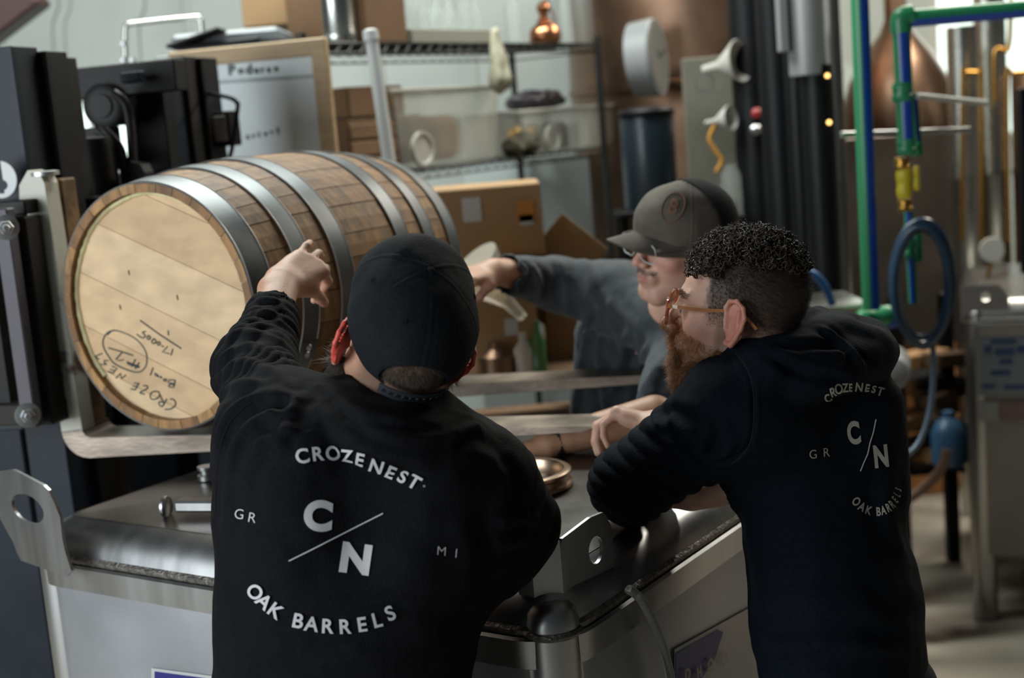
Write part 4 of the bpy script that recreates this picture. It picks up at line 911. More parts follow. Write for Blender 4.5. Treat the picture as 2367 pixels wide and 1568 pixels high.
def eyes(T, parent, iris=(.10, .14, .16)):
    for s in (-1, 1):
        c = T[0] @ V(s * .031, .0800, .0105) + T[1]
        e = MB().lathe(c - T[0] @ V(0, .0118, 0), T[0] @ V(0, 1, 0), [(.0118 * math.sin(a), .0118 - .0118 * math.cos(a)) for a in np.linspace(.02, PI - .02, 14)], 20).build('eyeball', mat('eye_white', (.75, .72, .68), .2), parent)
        MB().lathe(c + T[0] @ V(-.002 * s, .0112, -.002), T[0] @ V(-.12 * s, 1, -.15), [(0.0001, 0), (.0055, -.0002), (.0052, .0009), (.0001, .0013)], 20).build('iris', mat('iris', iris, .15), e)
eyes(H2, m2)
v = Vol(P(1900, 1250, 2.3) - V(.52, .45, .60), P(1900, 1250, 2.3) + V(.32, .42, .46), .0040)
BX = nrm(V(.70, .72, 0)); BY = nrm(V(-.72, .70, 0))
v.add(cone(P(1965, 1640, 2.16), P(1935, 1420, 2.20), .178, .172, .66, BY), .02); v.add(cone(P(1935, 1420, 2.20), P(1880, 1060, 2.30), .172, .165, .70, BY), .03)
v.add(cone(P(1760, 975, 2.22), P(1960, 985, 2.42), .105, .10), .05); v.add(cone(NB2, s2, .082, .082), .05); v.add(cone(NB2 + V(0, 0, -.02), s2r, .075, .075), .05)
v.add(cone(P(2000, 1120, 2.26), P(1985, 940, 2.28), .07, .07), .06)
v.add(cone(s2, e2, .083, .064), .045); v.add(cone(e2, w2 + (e2 - w2) * .35, .062, .045), .02)
v.add(cone(s2r, e2r, .078, .06), .04); v.add(cone(e2r, e2r + (w2r - e2r) * .3, .058, .046), .03)
for pts, r in (([(1712, 822, 2.18), (1760, 790, 2.20), (1830, 770, 2.24), (1880, 745, 2.32), (1900, 750, 2.40)], .022), ([(1760, 850, 2.13), (1840, 830, 2.16), (1920, 790, 2.24), (1950, 770, 2.34)], .036), ([(1850, 870, 2.14), (1940, 850, 2.18), (2005, 820, 2.26), (2000, 790, 2.34)], .038), ([(1960, 790, 2.24), (2010, 810, 2.26), (2030, 820, 2.3)], .03)):
    sp = smoothpath([P(*q) for q in pts], 5)
    for a, b in zip(sp[:-1], sp[1:]): v.add(cone(a, b, r), .018)
nv = nrm((H2[0] @ V(0, -.022, -.035) + H2[1]) - NB2); v.add(cone(NB2 - nv * .0, NB2 + nv * .13, .060, .064), .008, 's')
for (w_, e_, f) in ((w2, e2, .35), (w2r, e2r, .72)): ce = w_ + (e_ - w_) * f; cd_ = nrm(w_ - e_); v.add(cone(ce - cd_ * .02, ce + cd_ * .1, .040, .040), .004, 's')
a, q = v.mesh(2)
F2 = [
      ([(1510, 975), (1560, 1030), (1620, 1085)], .010, .010), ([(1540, 960), (1590, 1000), (1640, 1050)], .011, .009), ([(1640, 1060), (1655, 1020), (1650, 970)], .009, -.007), ([(1645, 1065), (1680, 1040), (1700, 1020)], .007, .006), ([(1650, 1075), (1670, 1060), (1700, 1050)], .006, -.004),
      ([(1700, 820), (1735, 880), (1742, 960), (1730, 1030), (1680, 1070)], .0035, -.004), ([(1520, 950), (1570, 960), (1620, 975)], .01, -.005), ([(1780, 830), (1870, 870), (1960, 880)], .008, -.008), ([(1800, 800), (1880, 800), (1950, 800)], .008, -.008), ([(1900, 760), (1960, 800), (2000, 850)], .008, .006),
      ([(2060, 1080), (2050, 1180), (2090, 1280)], .018, .005), ([(2000, 1350), (2060, 1400), (2140, 1420)], .018, -.005), ([(1760, 1450), (1900, 1440), (2050, 1450)], .02, -.004), ([(1740, 1500), (1900, 1490), (2100, 1500)], .012, .005)]
a = folds(a, q, F2); N = normals(a, q); a = rings(a, N, s2, e2, .10, .34, .027, .0085, .35, 81, .115); N = normals(a, q); a = a + N * (noise3(a * 18, 15) * .007 + noise3(a * 45, 16) * .0022)[:, None]
hd2 = simple('hoodie', a, q, M_HOODN, m2); b2 = bvh(a, q)
for ch, x, y, an, h, sx, bo in (('C', 1913, 920, -28, 19, .8, .0006), ('R', 1924, 907, -20, 19, .8, .0006), ('O', 1937, 900, -12, 20, .85, .0006), ('Z', 1952, 897, -5, 18, .8, .0006), ('E', 1964, 896, 0, 17, .7, .0006), ('N', 1984, 895, 5, 20, .9, .0006), ('E', 2003, 897, 8, 19, .85, .0006), ('S', 2018, 901, 12, 19, .85, .0006), ('T', 2033, 907, 18, 20, .9, .0006),
        ('C', 1972, 1004, -8, 50, .62, .0022), ('N', 2035, 1058, -6, 50, .66, .0022), ('G', 1878, 1051, -4, 21, .9, 0), ('R', 1908, 1047, -4, 21, .9, 0),
        ('O', 1977, 1161, 38, 20, .75, .0006), ('A', 1990, 1173, 28, 20, .75, .0006), ('K', 2005, 1181, 18, 20, .75, .0006), ('B', 2029, 1184, -4, 20, .7, .0006), ('A', 2041, 1181, -12, 20, .6, .0006), ('R', 2052, 1175, -22, 20, .55, .0006), ('R', 2060, 1167, -34, 20, .5, .0006), ('E', 2067, 1156, -44, 19, .45, .0006), ('L', 2072, 1144, -54, 18, .4, .0006), ('S', 2075, 1132, -62, 16, .4, .0006)):
    c = cast(b2, x, y)
    if c is None: continue
    k = np.linalg.norm(c - CP) / F_PX; print_on(b2, ch, h * k * 1.38, x, y, an, M_PRINT2, hd2, bo, sx, off=.002)
stroke_on(b2, [(2024, 970), (2018, 1000), (2010, 1025), (2005, 1050), (1996, 1070), (1988, 1090)], .0009, M_PRINT2, hd2)
stroke_on(b2, smoothpath([V(*s) for s in [(1700, 815), (1735, 870), (1743, 950), (1732, 1030), (1690, 1075)]], 6), .0010, mat('seam_dark', (.004, .006, .01), .9), hd2, 0, 'seam')
# beard: dense base and strands
hv, hq = hm; l = local(H2, hv); N = normals(hv, hq)
M_GINGER = mat('ginger_beard', (.46, .21, .075), .5, nscale=60, namt=.45); M_GING2 = mat('ginger_beard_dark', (.20, .085, .035), .6, nscale=60, namt=.4)
v = Vol(H2[1] - .2, H2[1] + .2, .003)
for s in (-1, 1): v.add(cone((s * .052, .020, -.048), (s * .028, .066, -.098), .016, .022), .02, 'u', H2)
v.add(cone((-.02, .070, -.096), (.02, .070, -.096), .020), .02, 'u', H2); v.add(cone((-.02, .088, -.075), (.02, .088, -.075), .012), .01, 'u', H2)
for s in (-1, 1): v.add(cone((s * .004, .1005, -.0405), (s * .024, .089, -.056), .005, .006), .006, 'u', H2)
v.add(cone((-.015, .100, -.0545), (.015, .100, -.0545), .005), .003, 's', H2)
ba, bq = v.mesh(1); Nb = normals(ba, bq); ba = ba + Nb * (noise3(ba * 160, 21) * .004)[:, None]; bd_ = simple('beard', ba, bq, M_GING2, m2)
lb_ = local(H2, ba)
p, n, ix = pick(ba, Nb, lb_[:, 2] < 9, 15000); hv1, hq1 = hairstrands(p, n * .55 + H2[0] @ V(0, .15, -.8) + rng.normal(size=n.shape) * .38, rng.uniform(.008, .018, len(p)), .00026)
mk = (l[:, 1] > .012) & (l[:, 2] - .40 * (l[:, 1] - .05) < -.030) & (l[:, 2] > -.12) & ~((np.abs(l[:, 0]) < .019) & (np.abs(l[:, 2] + .055) < .008)); p, n, ix = pick(hv, N, mk, 9000)
hv2, hq2 = hairstrands(p, n * .35 + H2[0] @ V(0, -.2, -.8) + rng.normal(size=n.shape) * .3, rng.uniform(.005, .011, len(p)), .00022)
hv1, hq1 = join([(hv1, hq1), (hv2, hq2)]); simple('beard_hair', hv1, hq1, M_GINGER, bd_, kind='stuff')
# clipped sides, curly top
M_HAIRD = mat('dark_brown_hair', (.034, .020, .013), .62, nscale=80, namt=.5)
x, y, z = l.T; front = .052 + .018 * np.clip(z - .06, 0, .1) / .05
mk = (y < front - .004) & ((z + .35 * np.maximum(-y, 0)) > .0) & (z > -.045) & (np.linalg.norm(l, axis=1) < .17) & ((np.abs(x) < .079) | (z > .05)); p, n, ix = pick(hv, N, mk, 22000)
lz = l[ix, 2]; hv1, hq1 = hairstrands(p - n * .0008, n * .8 + H2[0] @ V(0, -.35, -.5) + rng.normal(size=n.shape) * .3, np.clip(.003 + .10 * lz, .003, .012) * rng.uniform(.7, 1.2, len(p)), .00024)
simple('clipped_hair', hv1, hq1, M_HAIRD, m2, kind='stuff')
mk = (z > .088) & (y < .078) | ((z > .066) & (y > .03) & (y < .078) & (np.abs(x) < .066)); ix = rng.choice(np.where(mk)[0], 1250); base = hv[ix]; nn = N[ix]; cm = MB()
for i in range(len(ix)):
    up = nn[i]; t1 = nrm(np.cross(up, rng.normal(size=3))); t2 = np.cross(up, t1); R_ = rng.uniform(.0035, .0062); tn = rng.uniform(1.1, 1.9) * 2 * PI; ax = nrm(up * .5 + t2 * rng.uniform(-1, 1) + t1 * .3); u1 = nrm(np.cross(ax, t1)); u2 = np.cross(ax, u1); h0 = base[i] + up * rng.uniform(.002, .013)
    K = 13; pts = [h0 + (u1 * math.cos(tn * k / K) + u2 * math.sin(tn * k / K)) * R_ * (1 - .3 * k / K) + ax * (k / K) * rng.uniform(.010, .014) for k in range(K)]
    cm.tube(pts, [.0012 * (1 - .6 * abs(2 * k / (K - 1) - 1) ** 2) for k in range(K)], 5)
o = cm.build('curly_hair', M_HAIRD, m2); o['kind'] = 'stuff'
vv = Vol(H2[1] - .2, H2[1] + .2, .004); vv.add(ell((0, -.004, .052), (.079, .089, .087)), .005, 'u', H2); vv.add(ell((0, .0, -.045), (.15, .15, .150)), .02, 's', H2); vv.add(ell((0, .16, .05), (.12, .085, .1)), .01, 's', H2)
ca, cq = vv.mesh(1); Nc = normals(ca, cq); ca = ca + Nc * (noise3(ca * 110, 31) * .006)[:, None]; simple('hair_base', ca, cq, M_HAIRD, m2)
# eyebrows
for s in (-1, 1):
    mk = (np.abs(l[:, 0] - s * .031) < .019) & (np.abs(l[:, 2] - .033) < .0045) & (l[:, 1] > .06); 
    if mk.sum() > 5:
        p, n, ix = pick(hv, N, mk, 500); a_, q_ = hairstrands(p, n * .5 + H2[0] @ V(s * 1.0, 0, .1) + rng.normal(size=n.shape) * .25, rng.uniform(.004, .008, len(p)), .0002); simple('eyebrow', a_, q_, M_GING2, m2, kind='stuff')
# glasses
def glasses(T, parent, mf, ml, mt, thick=.0022, label='amber-framed glasses'):
    TP = lambda p: T[0] @ np.array(p, float) + T[1]; g = MB(); X, Yv, Zv = T[0].T
    def rim(s):
        return [(s * (.036 + .0245 * math.copysign(abs(math.cos(a)) ** .6, math.cos(a))), .113 - .15 * (.036 + .0245 * math.cos(a) - .01) ** 1.0 * .6, .006 + .0190 * math.copysign(abs(math.sin(a)) ** .65, math.sin(a))) for a in np.linspace(0, 2 * PI, 32, endpoint=False)]
    for s in (-1, 1): g.tube([TP(p) for p in rim(s)], thick, 6, closed=True)
    g.tube([TP((-.012, .1125, .014)), TP((0, .1145, .017)), TP((.012, .1125, .014))], thick, 6); o = g.build('glasses', mf, parent, label)
    for s in (-1, 1):
        pts = [TP(p) for p in rim(s)]; MB().add(pts, [tuple(range(len(pts)))]).build('lens', ml, o)
        tp = [(s * .0625, .107, .019), (s * .070, .100, .020), (s * .077, .05, .022), (s * .082, .012, .026), (s * .084, -.008, .020), (s * .082, -.026, .004)]
        m = MB(); sp = smoothpath([TP(p) for p in tp], 5); vs = []
        for i_, p_ in enumerate(sp):
            t_ = nrm(sp[min(i_ + 1, len(sp) - 1)] - sp[max(i_ - 1, 0)]); w_ = nrm(np.cross(t_, Zv)); u_ = np.cross(w_, t_); hh = .0031 * (1 - .25 * i_ / len(sp))
            vs += [p_ + w_ * .0013 + u_ * hh, p_ - w_ * .0013 + u_ * hh, p_ - w_ * .0013 - u_ * hh, p_ + w_ * .0013 - u_ * hh]
        k_ = len(sp); m.add(vs, [(j * 4 + c, j * 4 + (c + 1) % 4, j * 4 + 4 + (c + 1) % 4, j * 4 + 4 + c) for j in range(k_ - 1) for c in range(4)] + [(3, 2, 1, 0), (k_ * 4 - 4, k_ * 4 - 3, k_ * 4 - 2, k_ * 4 - 1)])
        m.build('temple_arm', mt, o)
glasses(H2, m2, mat('amber_acetate', (.36, .085, .02), .18, coat=.6), mat('lens', (1, 1, 1), .02, trans=1.0, alpha=.16), mat('amber_acetate_light', (.52, .20, .06), .2, nscale=30, namt=.4, coat=.6), .0026)
ft = [V(.50, 2.0, .1), V(.68, 2.05, .1)]
v = Vol((.2, 1.7, .05), (1.05, 2.6, 1.1), .012); v.add(cone(P(1970, 1680, 2.16) + V(0, 0, -.0), P(1970, 1680, 2.16) + V(0, 0, -.08), .15, .155, .72, BY), .03); legs(v, [V(.46, 2.10, .90), V(.58, 2.2, .90)], ft, .085)
a, q = v.mesh(1); simple('trousers', a, q, M_PANTS, m2); shoes(ft, V(-.7, .7, 0), m2)

# ================================================== man behind the tote pointing at the barrel
def axrot(ax, deg):
    return np.array(Matrix.Rotation(math.radians(deg), 3, Vector(ax)))
_R3 = axrot(FW, 25) @ rot(z=122, x=-22) * 1.04
H3 = (_R3, P(1463, 607, 2.86) - _R3 @ V(0, .122, -.02))
m3 = thing('person', 'person in faded brown cap and grey-blue long-sleeved shirt pointing across the tote', 'person', (.42, 3.35, 0))
NB3 = P(1555, 735, 3.10); s3, e3, w3 = P(1425, 690, 3.26), P(1285, 655, 3.30), P(1145, 628, 3.14)
s3l, e3l, w3l = P(1585, 800, 3.12), PZ(1540, 955, 1.29), PZ(1275, 1022, 1.25)
v = Vol(H3[1] - .21, H3[1] + .21, .0026); head_prims(v, H3); neck(v, H3, NB3, .056, .066); hm = v.mesh(1)
v = Vol(w3 - .24, w3 + .24, .003); HT = hand_frame(w3, P(1060, 645, 3.06) - w3, V(.2, -.3, 1)); hand(v, HT, -1, [(.5, .5, .3), (1.0, 1.3, .8), (1.1, 1.3, .8), (1.1, 1.3, .8)], (.2, .5, .2), .03, 1.03)
v.add(cone(w3 + (e3 - w3) * .35, w3, .036, .029), .02); hl = v.mesh(1)
v = Vol(w3l - .3, w3l + .3, .0032); HT = hand_frame(w3l, w3l - e3l, V(0, .2, 1)); hand(v, HT, 1, [(.2, .3, .2)] * 4, (.5, .3, .2), .05, 1.03); v.add(cone(w3l + (e3l - w3l) * .9, w3l, .043, .030), .02); hr = v.mesh(1)
v = Vol((.1, 2.8, .95), (.85, 3.7, 1.7), .011); v.add(cone(P(1480, 1000, 3.45), P(1500, 800, 3.32), .08, .08), .05); v.add(cone(NB3, P(1500, 800, 3.32), .055, .07), .03); bd = v.mesh(0)
def tint3(v, N):
    def stub(l): m = sstep(-.03, -.06, l[:, 2]) * (l[:, 1] > .02) * .25; must = np.exp(-((l[:, 2] + .042) / .005) ** 2) * (np.abs(l[:, 0]) < .03) * (l[:, 1] > .08) * .6; back = sstep(.03, -.0, l[:, 1]) * sstep(-.03, .01, l[:, 2]) * .8; return np.maximum(np.maximum(m, must), back), (.15, .09, .06)
    c = headtint(v, H3, SKIN['pale'], .4, stub); far = np.linalg.norm(v - w3l, axis=1) < .32; c[far] = np.array(SKIN['tan']); far = np.linalg.norm(v - w3, axis=1) < .2; c[far] = np.array(SKIN['base']); return c
skinmesh('body', [hm, hl, hr, bd], tint3, m3); eyes(H3, m3)
M_SHIRT3 = mat('faded_blue_jersey', (.030, .041, .052), .85, nscale=40, namt=.3, bump=.3, bscale=260, sheen=.1)
c0 = P(1440, 850, 3.28); v = Vol(c0 - V(.48, .45, .45), c0 + V(.42, .45, .40), .0055)
v.add(cone(P(1455, 1060, 3.42), P(1470, 800, 3.33), .165, .160, .62, (-.5, -.85, 0)), .03); v.add(cone(s3, s3l, .075, .085), .05); v.add(cone(NB3, s3, .068, .07), .05); v.add(cone(NB3, s3l, .07, .07), .05)
v.add(cone(s3, e3, .082, .066), .04); v.add(cone(e3, w3 + (e3 - w3) * .12, .064, .044), .02); v.add(cone(s3l, e3l, .078, .066), .04); v.add(cone(e3l, e3l + (w3l - e3l) * .25, .062, .052), .02)
nv = nrm((H3[0] @ V(0, -.022, -.035) + H3[1]) - NB3); v.add(cone(NB3 + nv * .02, NB3 + nv * .13, .060, .066), .008, 's')
for ce, d_ in ((w3 + (e3 - w3) * .12, w3 - e3), (e3l + (w3l - e3l) * .25, w3l - e3l)): d_ = nrm(d_); v.add(cone(ce - d_ * .02, ce + d_ * .1, .042, .042), .004, 's')
a, q = v.mesh(2)
F3 = [([(1360, 720), (1350, 800), (1335, 900), (1325, 980)], .010, .009), ([(1380, 760), (1385, 850), (1400, 960)], .010, .008), ([(1450, 760), (1430, 850), (1400, 930)], .011, .008), ([(1500, 790), (1470, 870), (1440, 960)], .011, .009), ([(1530, 820), (1500, 900), (1480, 960)], .012, .008), ([(1370, 700), (1420, 760), (1450, 840)], .012, .007), ([(1400, 690), (1470, 760)], .012, .006),
      ([(1180, 600), (1200, 650), (1190, 690)], .009, .005), ([(1230, 605), (1250, 660), (1240, 710)], .010, .005), ([(1290, 600), (1310, 670), (1310, 730)], .011, .005), ([(1350, 600), (1370, 680)], .012, .006), ([(1480, 920), (1520, 940), (1560, 940)], .010, .008), ([(1470, 945), (1510, 970)], .009, .006), ([(1500, 900), (1550, 905)], .01, .006)]
a = folds(a, q, F3); N = normals(a, q); a = a + N * (noise3(a * 16, 25) * .008 + noise3(a * 45, 26) * .003)[:, None]; simple('shirt', a, q, M_SHIRT3, m3)
M_CAP3 = mat('faded_brown_canvas', (.115, .098, .078), .85, nscale=14, namt=.45, bump=.2, bscale=300)
c3 = cap(H3, m3, M_CAP3, cw=.088, cl=.110, ch=.092, tilt=-7, open_back=False, brim_curve=.030, brim_len=.080, brim_w=.076, bump=(.70, .036, .024, .058, .060))
# dark mesh back panels and printed crest on the front
T = H3; m = MB(); vs = []; nu, nv_ = 16, 10
for i in range(nu + 1):
    a_ = PI * .58 + (PI * .84) * i / nu
    for j in range(nv_ + 1):
        e_ = .06 + (PI / 2 - .10) * j / nv_; p = V(math.sin(a_) * math.cos(e_) * .0905, -.006 + math.cos(a_) * math.cos(e_) * .1125, .040 + math.sin(e_) * .0965); p = rot(x=-7) @ p; vs.append(T[0] @ p + T[1])
m.add(vs, [(i * (nv_ + 1) + j, (i + 1) * (nv_ + 1) + j, (i + 1) * (nv_ + 1) + j + 1, i * (nv_ + 1) + j + 1) for i in range(nu) for j in range(nv_)], True); m.build('mesh_panel', M_CAPB, c3)
ca_ = np.concatenate([np.array([o_.matrix_world @ v_.co for v_ in o_.data.vertices]) for o_ in [c3]]) if 0 else None
me = c3.data; cv = np.array([v_.co[:] for v_ in me.vertices]) + np.array(worldloc(c3)[:]); bc = BVHTree.FromPolygons([tuple(x) for x in cv], [tuple(p_.vertices) for p_ in me.polygons])
M_CREST = mat('rust_print', (.16, .075, .045), .8)
print_on(bc, 'B', .044, 1556, 480, 22, M_CREST, c3, .0008, .8)
stroke_on(bc, [(1556 + 26 * math.cos(a_) - 8 * math.sin(a_), 480 + 34 * math.sin(a_)) for a_ in np.linspace(0, 2 * PI, 30)], .0014, M_CREST, c3)
glasses(H3, m3, mat('clear_acetate', (.62, .66, .66), .12, trans=.3), MATS['lens'], mat('wire_temple', (.10, .08, .07), .4), .0013, 'thin clear-framed glasses')
hv, hq = hm; l = local(H3, hv); N = normals(hv, hq); mk = (np.abs(l[:, 0]) < .03) & (l[:, 2] < -.036) & (l[:, 2] > -.046) & (l[:, 1] > .08); p, n, ix = pick(hv, N, mk, 700); a_, q_ = hairstrands(p, n * .4 + H3[0] @ V(0, 0, -1) + rng.normal(size=n.shape) * .4, rng.uniform(.003, .006, len(p)), .0002); simple('moustache', a_, q_, M_HAIRB, m3, kind='stuff')
d_ = nrm(w3l - e3l); MB().lathe(w3l - d_ * .012, d_, [(.030, -.009), (.034, -.008), (.034, .008), (.030, .009)], 28, True).build('wristband', M_RUBBER, m3)
ft = [V(.30, 3.36, .1), V(.52, 3.42, .1)]
v = Vol((.0, 3.0, .05), (.9, 3.8, 1.15), .014); v.add(cone(V(.33, 3.34, 1.0), V(.45, 3.38, 1.0), .11, .11), .03); legs(v, [V(.31, 3.36, .92), V(.50, 3.42, .92)], ft, .09); a, q = v.mesh(1); simple('trousers', a, q, M_PANTS, m3); shoes(ft, V(-.3, -.9, 0), m3)
# ------------------------------------------------------------------ background
M_WIRE = mat('black_wire', (.012, .014, .013), .4); M_CARD = mat('cardboard', (.33, .205, .10), .8, nscale=5, namt=.15); M_CARDD = mat('cardboard_dark', (.16, .085, .04), .8, nscale=5, namt=.2)
M_BOARD = mat('board_wood', (.50, .35, .19), .55, nscale=8, namt=.18, stretch=(1, 1, 5)); M_WB = mat('whiteboard', (.74, .81, .83), .6, spec=.2); M_LINE = mat('marker_grey', (.035, .05, .055), .6)
M_COPPER = mat('copper', (.62, .26, .13), .25, 1.0, nscale=7, namt=.3); M_COPD = mat('dull_copper', (.30, .185, .125), .38, 1.0, nscale=3, namt=.45, bump=.05, bscale=10)
M_POLYC = mat('clear_tub', (.74, .73, .66), .25, trans=.5, alpha=.62); M_WPLA = mat('white_plastic', (.48, .47, .43), .4); M_PVC = mat('white_pipe', (.50, .52, .52), .4)
M_BLKP = mat('black_pipe', (.004, .0045, .006), .42, spec=.22); M_GREYP = mat('grey_plastic', (.22, .23, .24), .5); M_GRN = mat('green_pipe', (.02, .20, .085), .35); M_BLU = mat('blue_stripe', (.008, .05, .30), .3)
M_STL2 = mat('polished_steel', (.60, .62, .58), .25, 1.0, nscale=3, namt=.2); M_YEL = mat('yellow_valve', (.62, .50, .02), .4); M_BRASS = mat('brass', (.55, .30, .07), .35, 1.0); M_GLS = mat('clear_glass', (.75, .80, .78), .08, trans=.7, alpha=.5)
def mono(mb, name, m, label, cat, base, group=None):
    o = mb.build(name, m); recentre(o, base); return tag(o, label, cat, group)
def slab(px0, px1, y0, y1, Y, dep, rz=0, bev=.004):
    """upright block: returns builder and frame, camera side spans the given image extents at distance Y"""
    ym = (y0 + y1) / 2; xm = (px0 + px1) / 2; a, b = P(px0, ym, Y), P(px1, ym, Y); w = abs(b[0] - a[0]); zt, zb = P(xm, y0, Y)[2], P(xm, y1, Y)[2]
    X = V(math.cos(rz), math.sin(rz), 0); D = V(-math.sin(rz), math.cos(rz), 0); c = (a + b) / 2; c = V(c[0], Y, (zt + zb) / 2) + D * dep / 2
    return MB().obox(c, X, D, EZ, w, dep, zt - zb, bev), c, X, D, w, zt - zb
def block(name, label, cat, m, px0, px1, y0, y1, Y, dep, rz=0, group=None, bev=.004):
    mb, c, X, D, w, h = slab(px0, px1, y0, y1, Y, dep, rz, bev); return mono(mb, name, m, label, cat, (c[0], c[1], c[2] - h / 2), group), c, X, D, w, h
# --- cabinet, whiteboard with wooden frame, things on top
def whiteboard():
    Y = 4.05; TL, TR, BR_ = P(393, 126, Y + .1), P(752, 86, Y), P(785, 480, Y); X = nrm(V(*(TR - TL)[:2], 0)); W = np.linalg.norm((TR - TL)[:2]); zt = TR[2]; D = V(-X[1], X[0], 0); H = 1.15; O = V(TL[0], TL[1], zt - H)
    t = thing('whiteboard', 'whiteboard with pale wooden frame and handwriting behind the barrel', 'whiteboard', (O[0] + W / 2, O[1], 0))
    MB().obox(O + X * W / 2 + EZ * H / 2 + D * .012, X, D, EZ, W - .02, .012, H - .02, .001).build('board', M_WB, t)
    for z in (.03, H - .0235): MB().obox(O + X * W / 2 + EZ * z + D * .005, X, D, EZ, W, .03, .047 if z > .1 else .06, .003).build('frame_rail', M_BOARD, t)
    for x in (.022, W - .022): MB().obox(O + X * x + EZ * H / 2 + D * .004, X, D, EZ, .045, .032, H, .003).build('frame_stile', M_BOARD, t)
    for x in (.05, W - .05): MB().obox(O + X * x + EZ * (zt - H) / 2 - EZ * (zt - H) + D * .03, X, D, EZ, .04, .03, zt - H + .02, .003).build('leg', M_BOARD, t)
    wo = O + D * .004
    def at2(x, y): q = PL(x, y, wo, D); return q
    MB().beam(at2(478, 192), at2(728, 176), .002, .009, bev=0).build('ruled_line', mat('rule_grey', (.30, .36, .36), .5), t)
    k = Y / F_PX
    for ch, x, y, h in (('P', 535, 163, 26), ('o', 556, 163, 18), ('d', 575, 161, 24), ('u', 592, 162, 17), ('r', 606, 161, 16), ('a', 621, 160, 16), ('n', 638, 158, 16), (')', 490, 170, 32), ('a', 548, 321, 14), ('c', 572, 316, 14), ('r', 586, 314, 13), ('i', 598, 312, 14), ('g', 613, 310, 15), ('a', 628, 306, 14), ('l', 642, 303, 16)):
        text_on(ch, h * k * 1.3, at2(x, y) - D * .001, X, EZ, M_LINE, t, .0012, 'handwriting')
whiteboard()
M_CAB = mat('grey_cabinet', (.20, .22, .22), .5)
ob, c, X, D, w, h = block('storage_cabinet', 'grey cabinet standing behind the whiteboard', 'cabinet', M_CAB, 400, 648, 118, 900, 4.75, .7); ztc = c[2] + h / 2
for k in (-1, 1):
    d_ = MB().obox(c + X * k * w / 4 - D * (.35 + .006), X, D, EZ, w / 2 - .01, .012, h - .04, .003).build('door', M_CAB, ob); MB().obox(c + X * k * .04 - D * .365, X, D, EZ, .012, .02, .14, .003).build('handle', M_ZINC, d_)
cbot = c[2] - h / 2
if cbot > .02:
    pl = MB().obox(V(c[0], c[1], cbot / 2), X, D, EZ, w - .04, .66, cbot, .003).build('plinth', M_CAB, ob)
mb = MB(); mb.obox(P(530, 92, 4.5) + V(0, .1, 0), (1, 0, 0), (0, 1, 0), EZ, .34, .34, .05, .012); b_ = mono(mb, 'storage_bin', mat('grey_bin', (.20, .22, .24), .5), 'flat grey storage bin with black lid lying behind the whiteboard top', 'bin', P(530, 110, 4.6))
MB().beam(P(400, 112, 4.42), P(520, 70, 4.42), .20, .012, bev=.004).build('lid', M_BLACK, b_); MB().beam(P(400, 112, 4.40), P(600, 90, 4.40), .05, .012, bev=.004).build('lid_edge', M_BLACK, b_)
bb, c, X, D, w, h = block('cardboard_box', 'cardboard box with white label at the top edge, left of the steel canisters', 'box', M_CARD, 556, 668, -60, 60, 4.9, .3, 0); MB().obox(c - D * .151 + X * .01 + EZ * .04, X, D, EZ, .06, .001, .05, 0).build('label', M_PAPER, bb)
# aluminium tube frame leaning by the wall, dark roof strap at the corner
t = MB().tube(smoothpath([P(290, 150, 4.6), P(290, 70, 4.6), P(296, 58, 4.6), P(310, 54, 4.6), P(448, 40, 4.6), P(460, 44, 4.6), P(466, 58, 4.6), P(470, 160, 4.6)], 6), .009, 12)
fr = mono(t, 'tube_frame', M_STL2, 'bent aluminium tube handle above the forklift mast', 'frame', P(380, 200, 4.6))
for x in (292, 470): MB().cyl(P(x, 150, 4.6), V(P(x, 150, 4.6)[0], 4.6, .02), .009, 10).build('upright', M_STL2, fr)
for (x, y) in ((287, 100), (287, 138), (308, 138)): MB().lathe(P(x, y, 4.58), (0, -1, 0), [(.010, 0), (.010, .01), (.005, .012)], 12).build('bolt', M_ZINC, fr)
for i, (x, w_) in enumerate(((122, .006), (150, .005), (322, .006))):
    mono(MB().tube(smoothpath([P(x, -60, 6.6), P(x + 14, 10, 6.6), P(x, 60, 6.6), P(x + 5, 160, 6.6), P(x + 9, 300, 6.6)], 5), w_, 6), 'hanging_cable', M_GREYP, 'grey cable hanging down the pale wall, %s' % ['leftmost of three', 'middle of three', 'right one behind the tube frame'][i], 'cable', P(x, 300, 6.6), 'cables on the back wall')
mono(MB().beam(P(-60, 60, 5.6), P(70, -40, 5.6), .16, .2, bev=.01), 'roof_beam', mat('dark_red_steel', (.05, .02, .018), .6), 'dark reddish steel beam in the upper left corner', 'beam', P(0, 10, 5.6))
# --- wire shelf unit
A_ = V(-.56, 4.30, 0); SD = V(math.sin(math.radians(34)), math.cos(math.radians(34)), 0); SB = V(-SD[1], SD[0], 0); SL, SW = 1.80, .42
def onshelf(px, back=.0):
    """point on the shelf's long axis seen at image column px (row ~240), set back by 'back'"""
    d = ray(px, 240); O = A_ + SB * back; # solve O + s*SD = t*d (plan)
    M_ = np.array([[SD[0], -d[0]], [SD[1], -d[1]]]); s_, t_ = np.linalg.solve(M_, -O[:2]); q = O + SD * s_; return q
zt_ = PL(800, 100, A_, SB)[2]; zm_ = PL(930, 398, A_, SB)[2]; zl_ = zm_ - .42; zl2 = zl_ - .45
sh = thing('wire_shelf_unit', 'black wire shelving unit standing behind the barrel, loaded with tubs and glassware', 'shelf', A_ + SD * SL / 2 + SB * SW / 2)
for u in (0, SL):
    for w_ in (0, SW):
        p = A_ + SD * u + SB * w_; pm = MB().cyl(p + EZ * .0, p + EZ * (zt_ + .03), .0135, 12); pm.build('post', M_WIRE, sh)
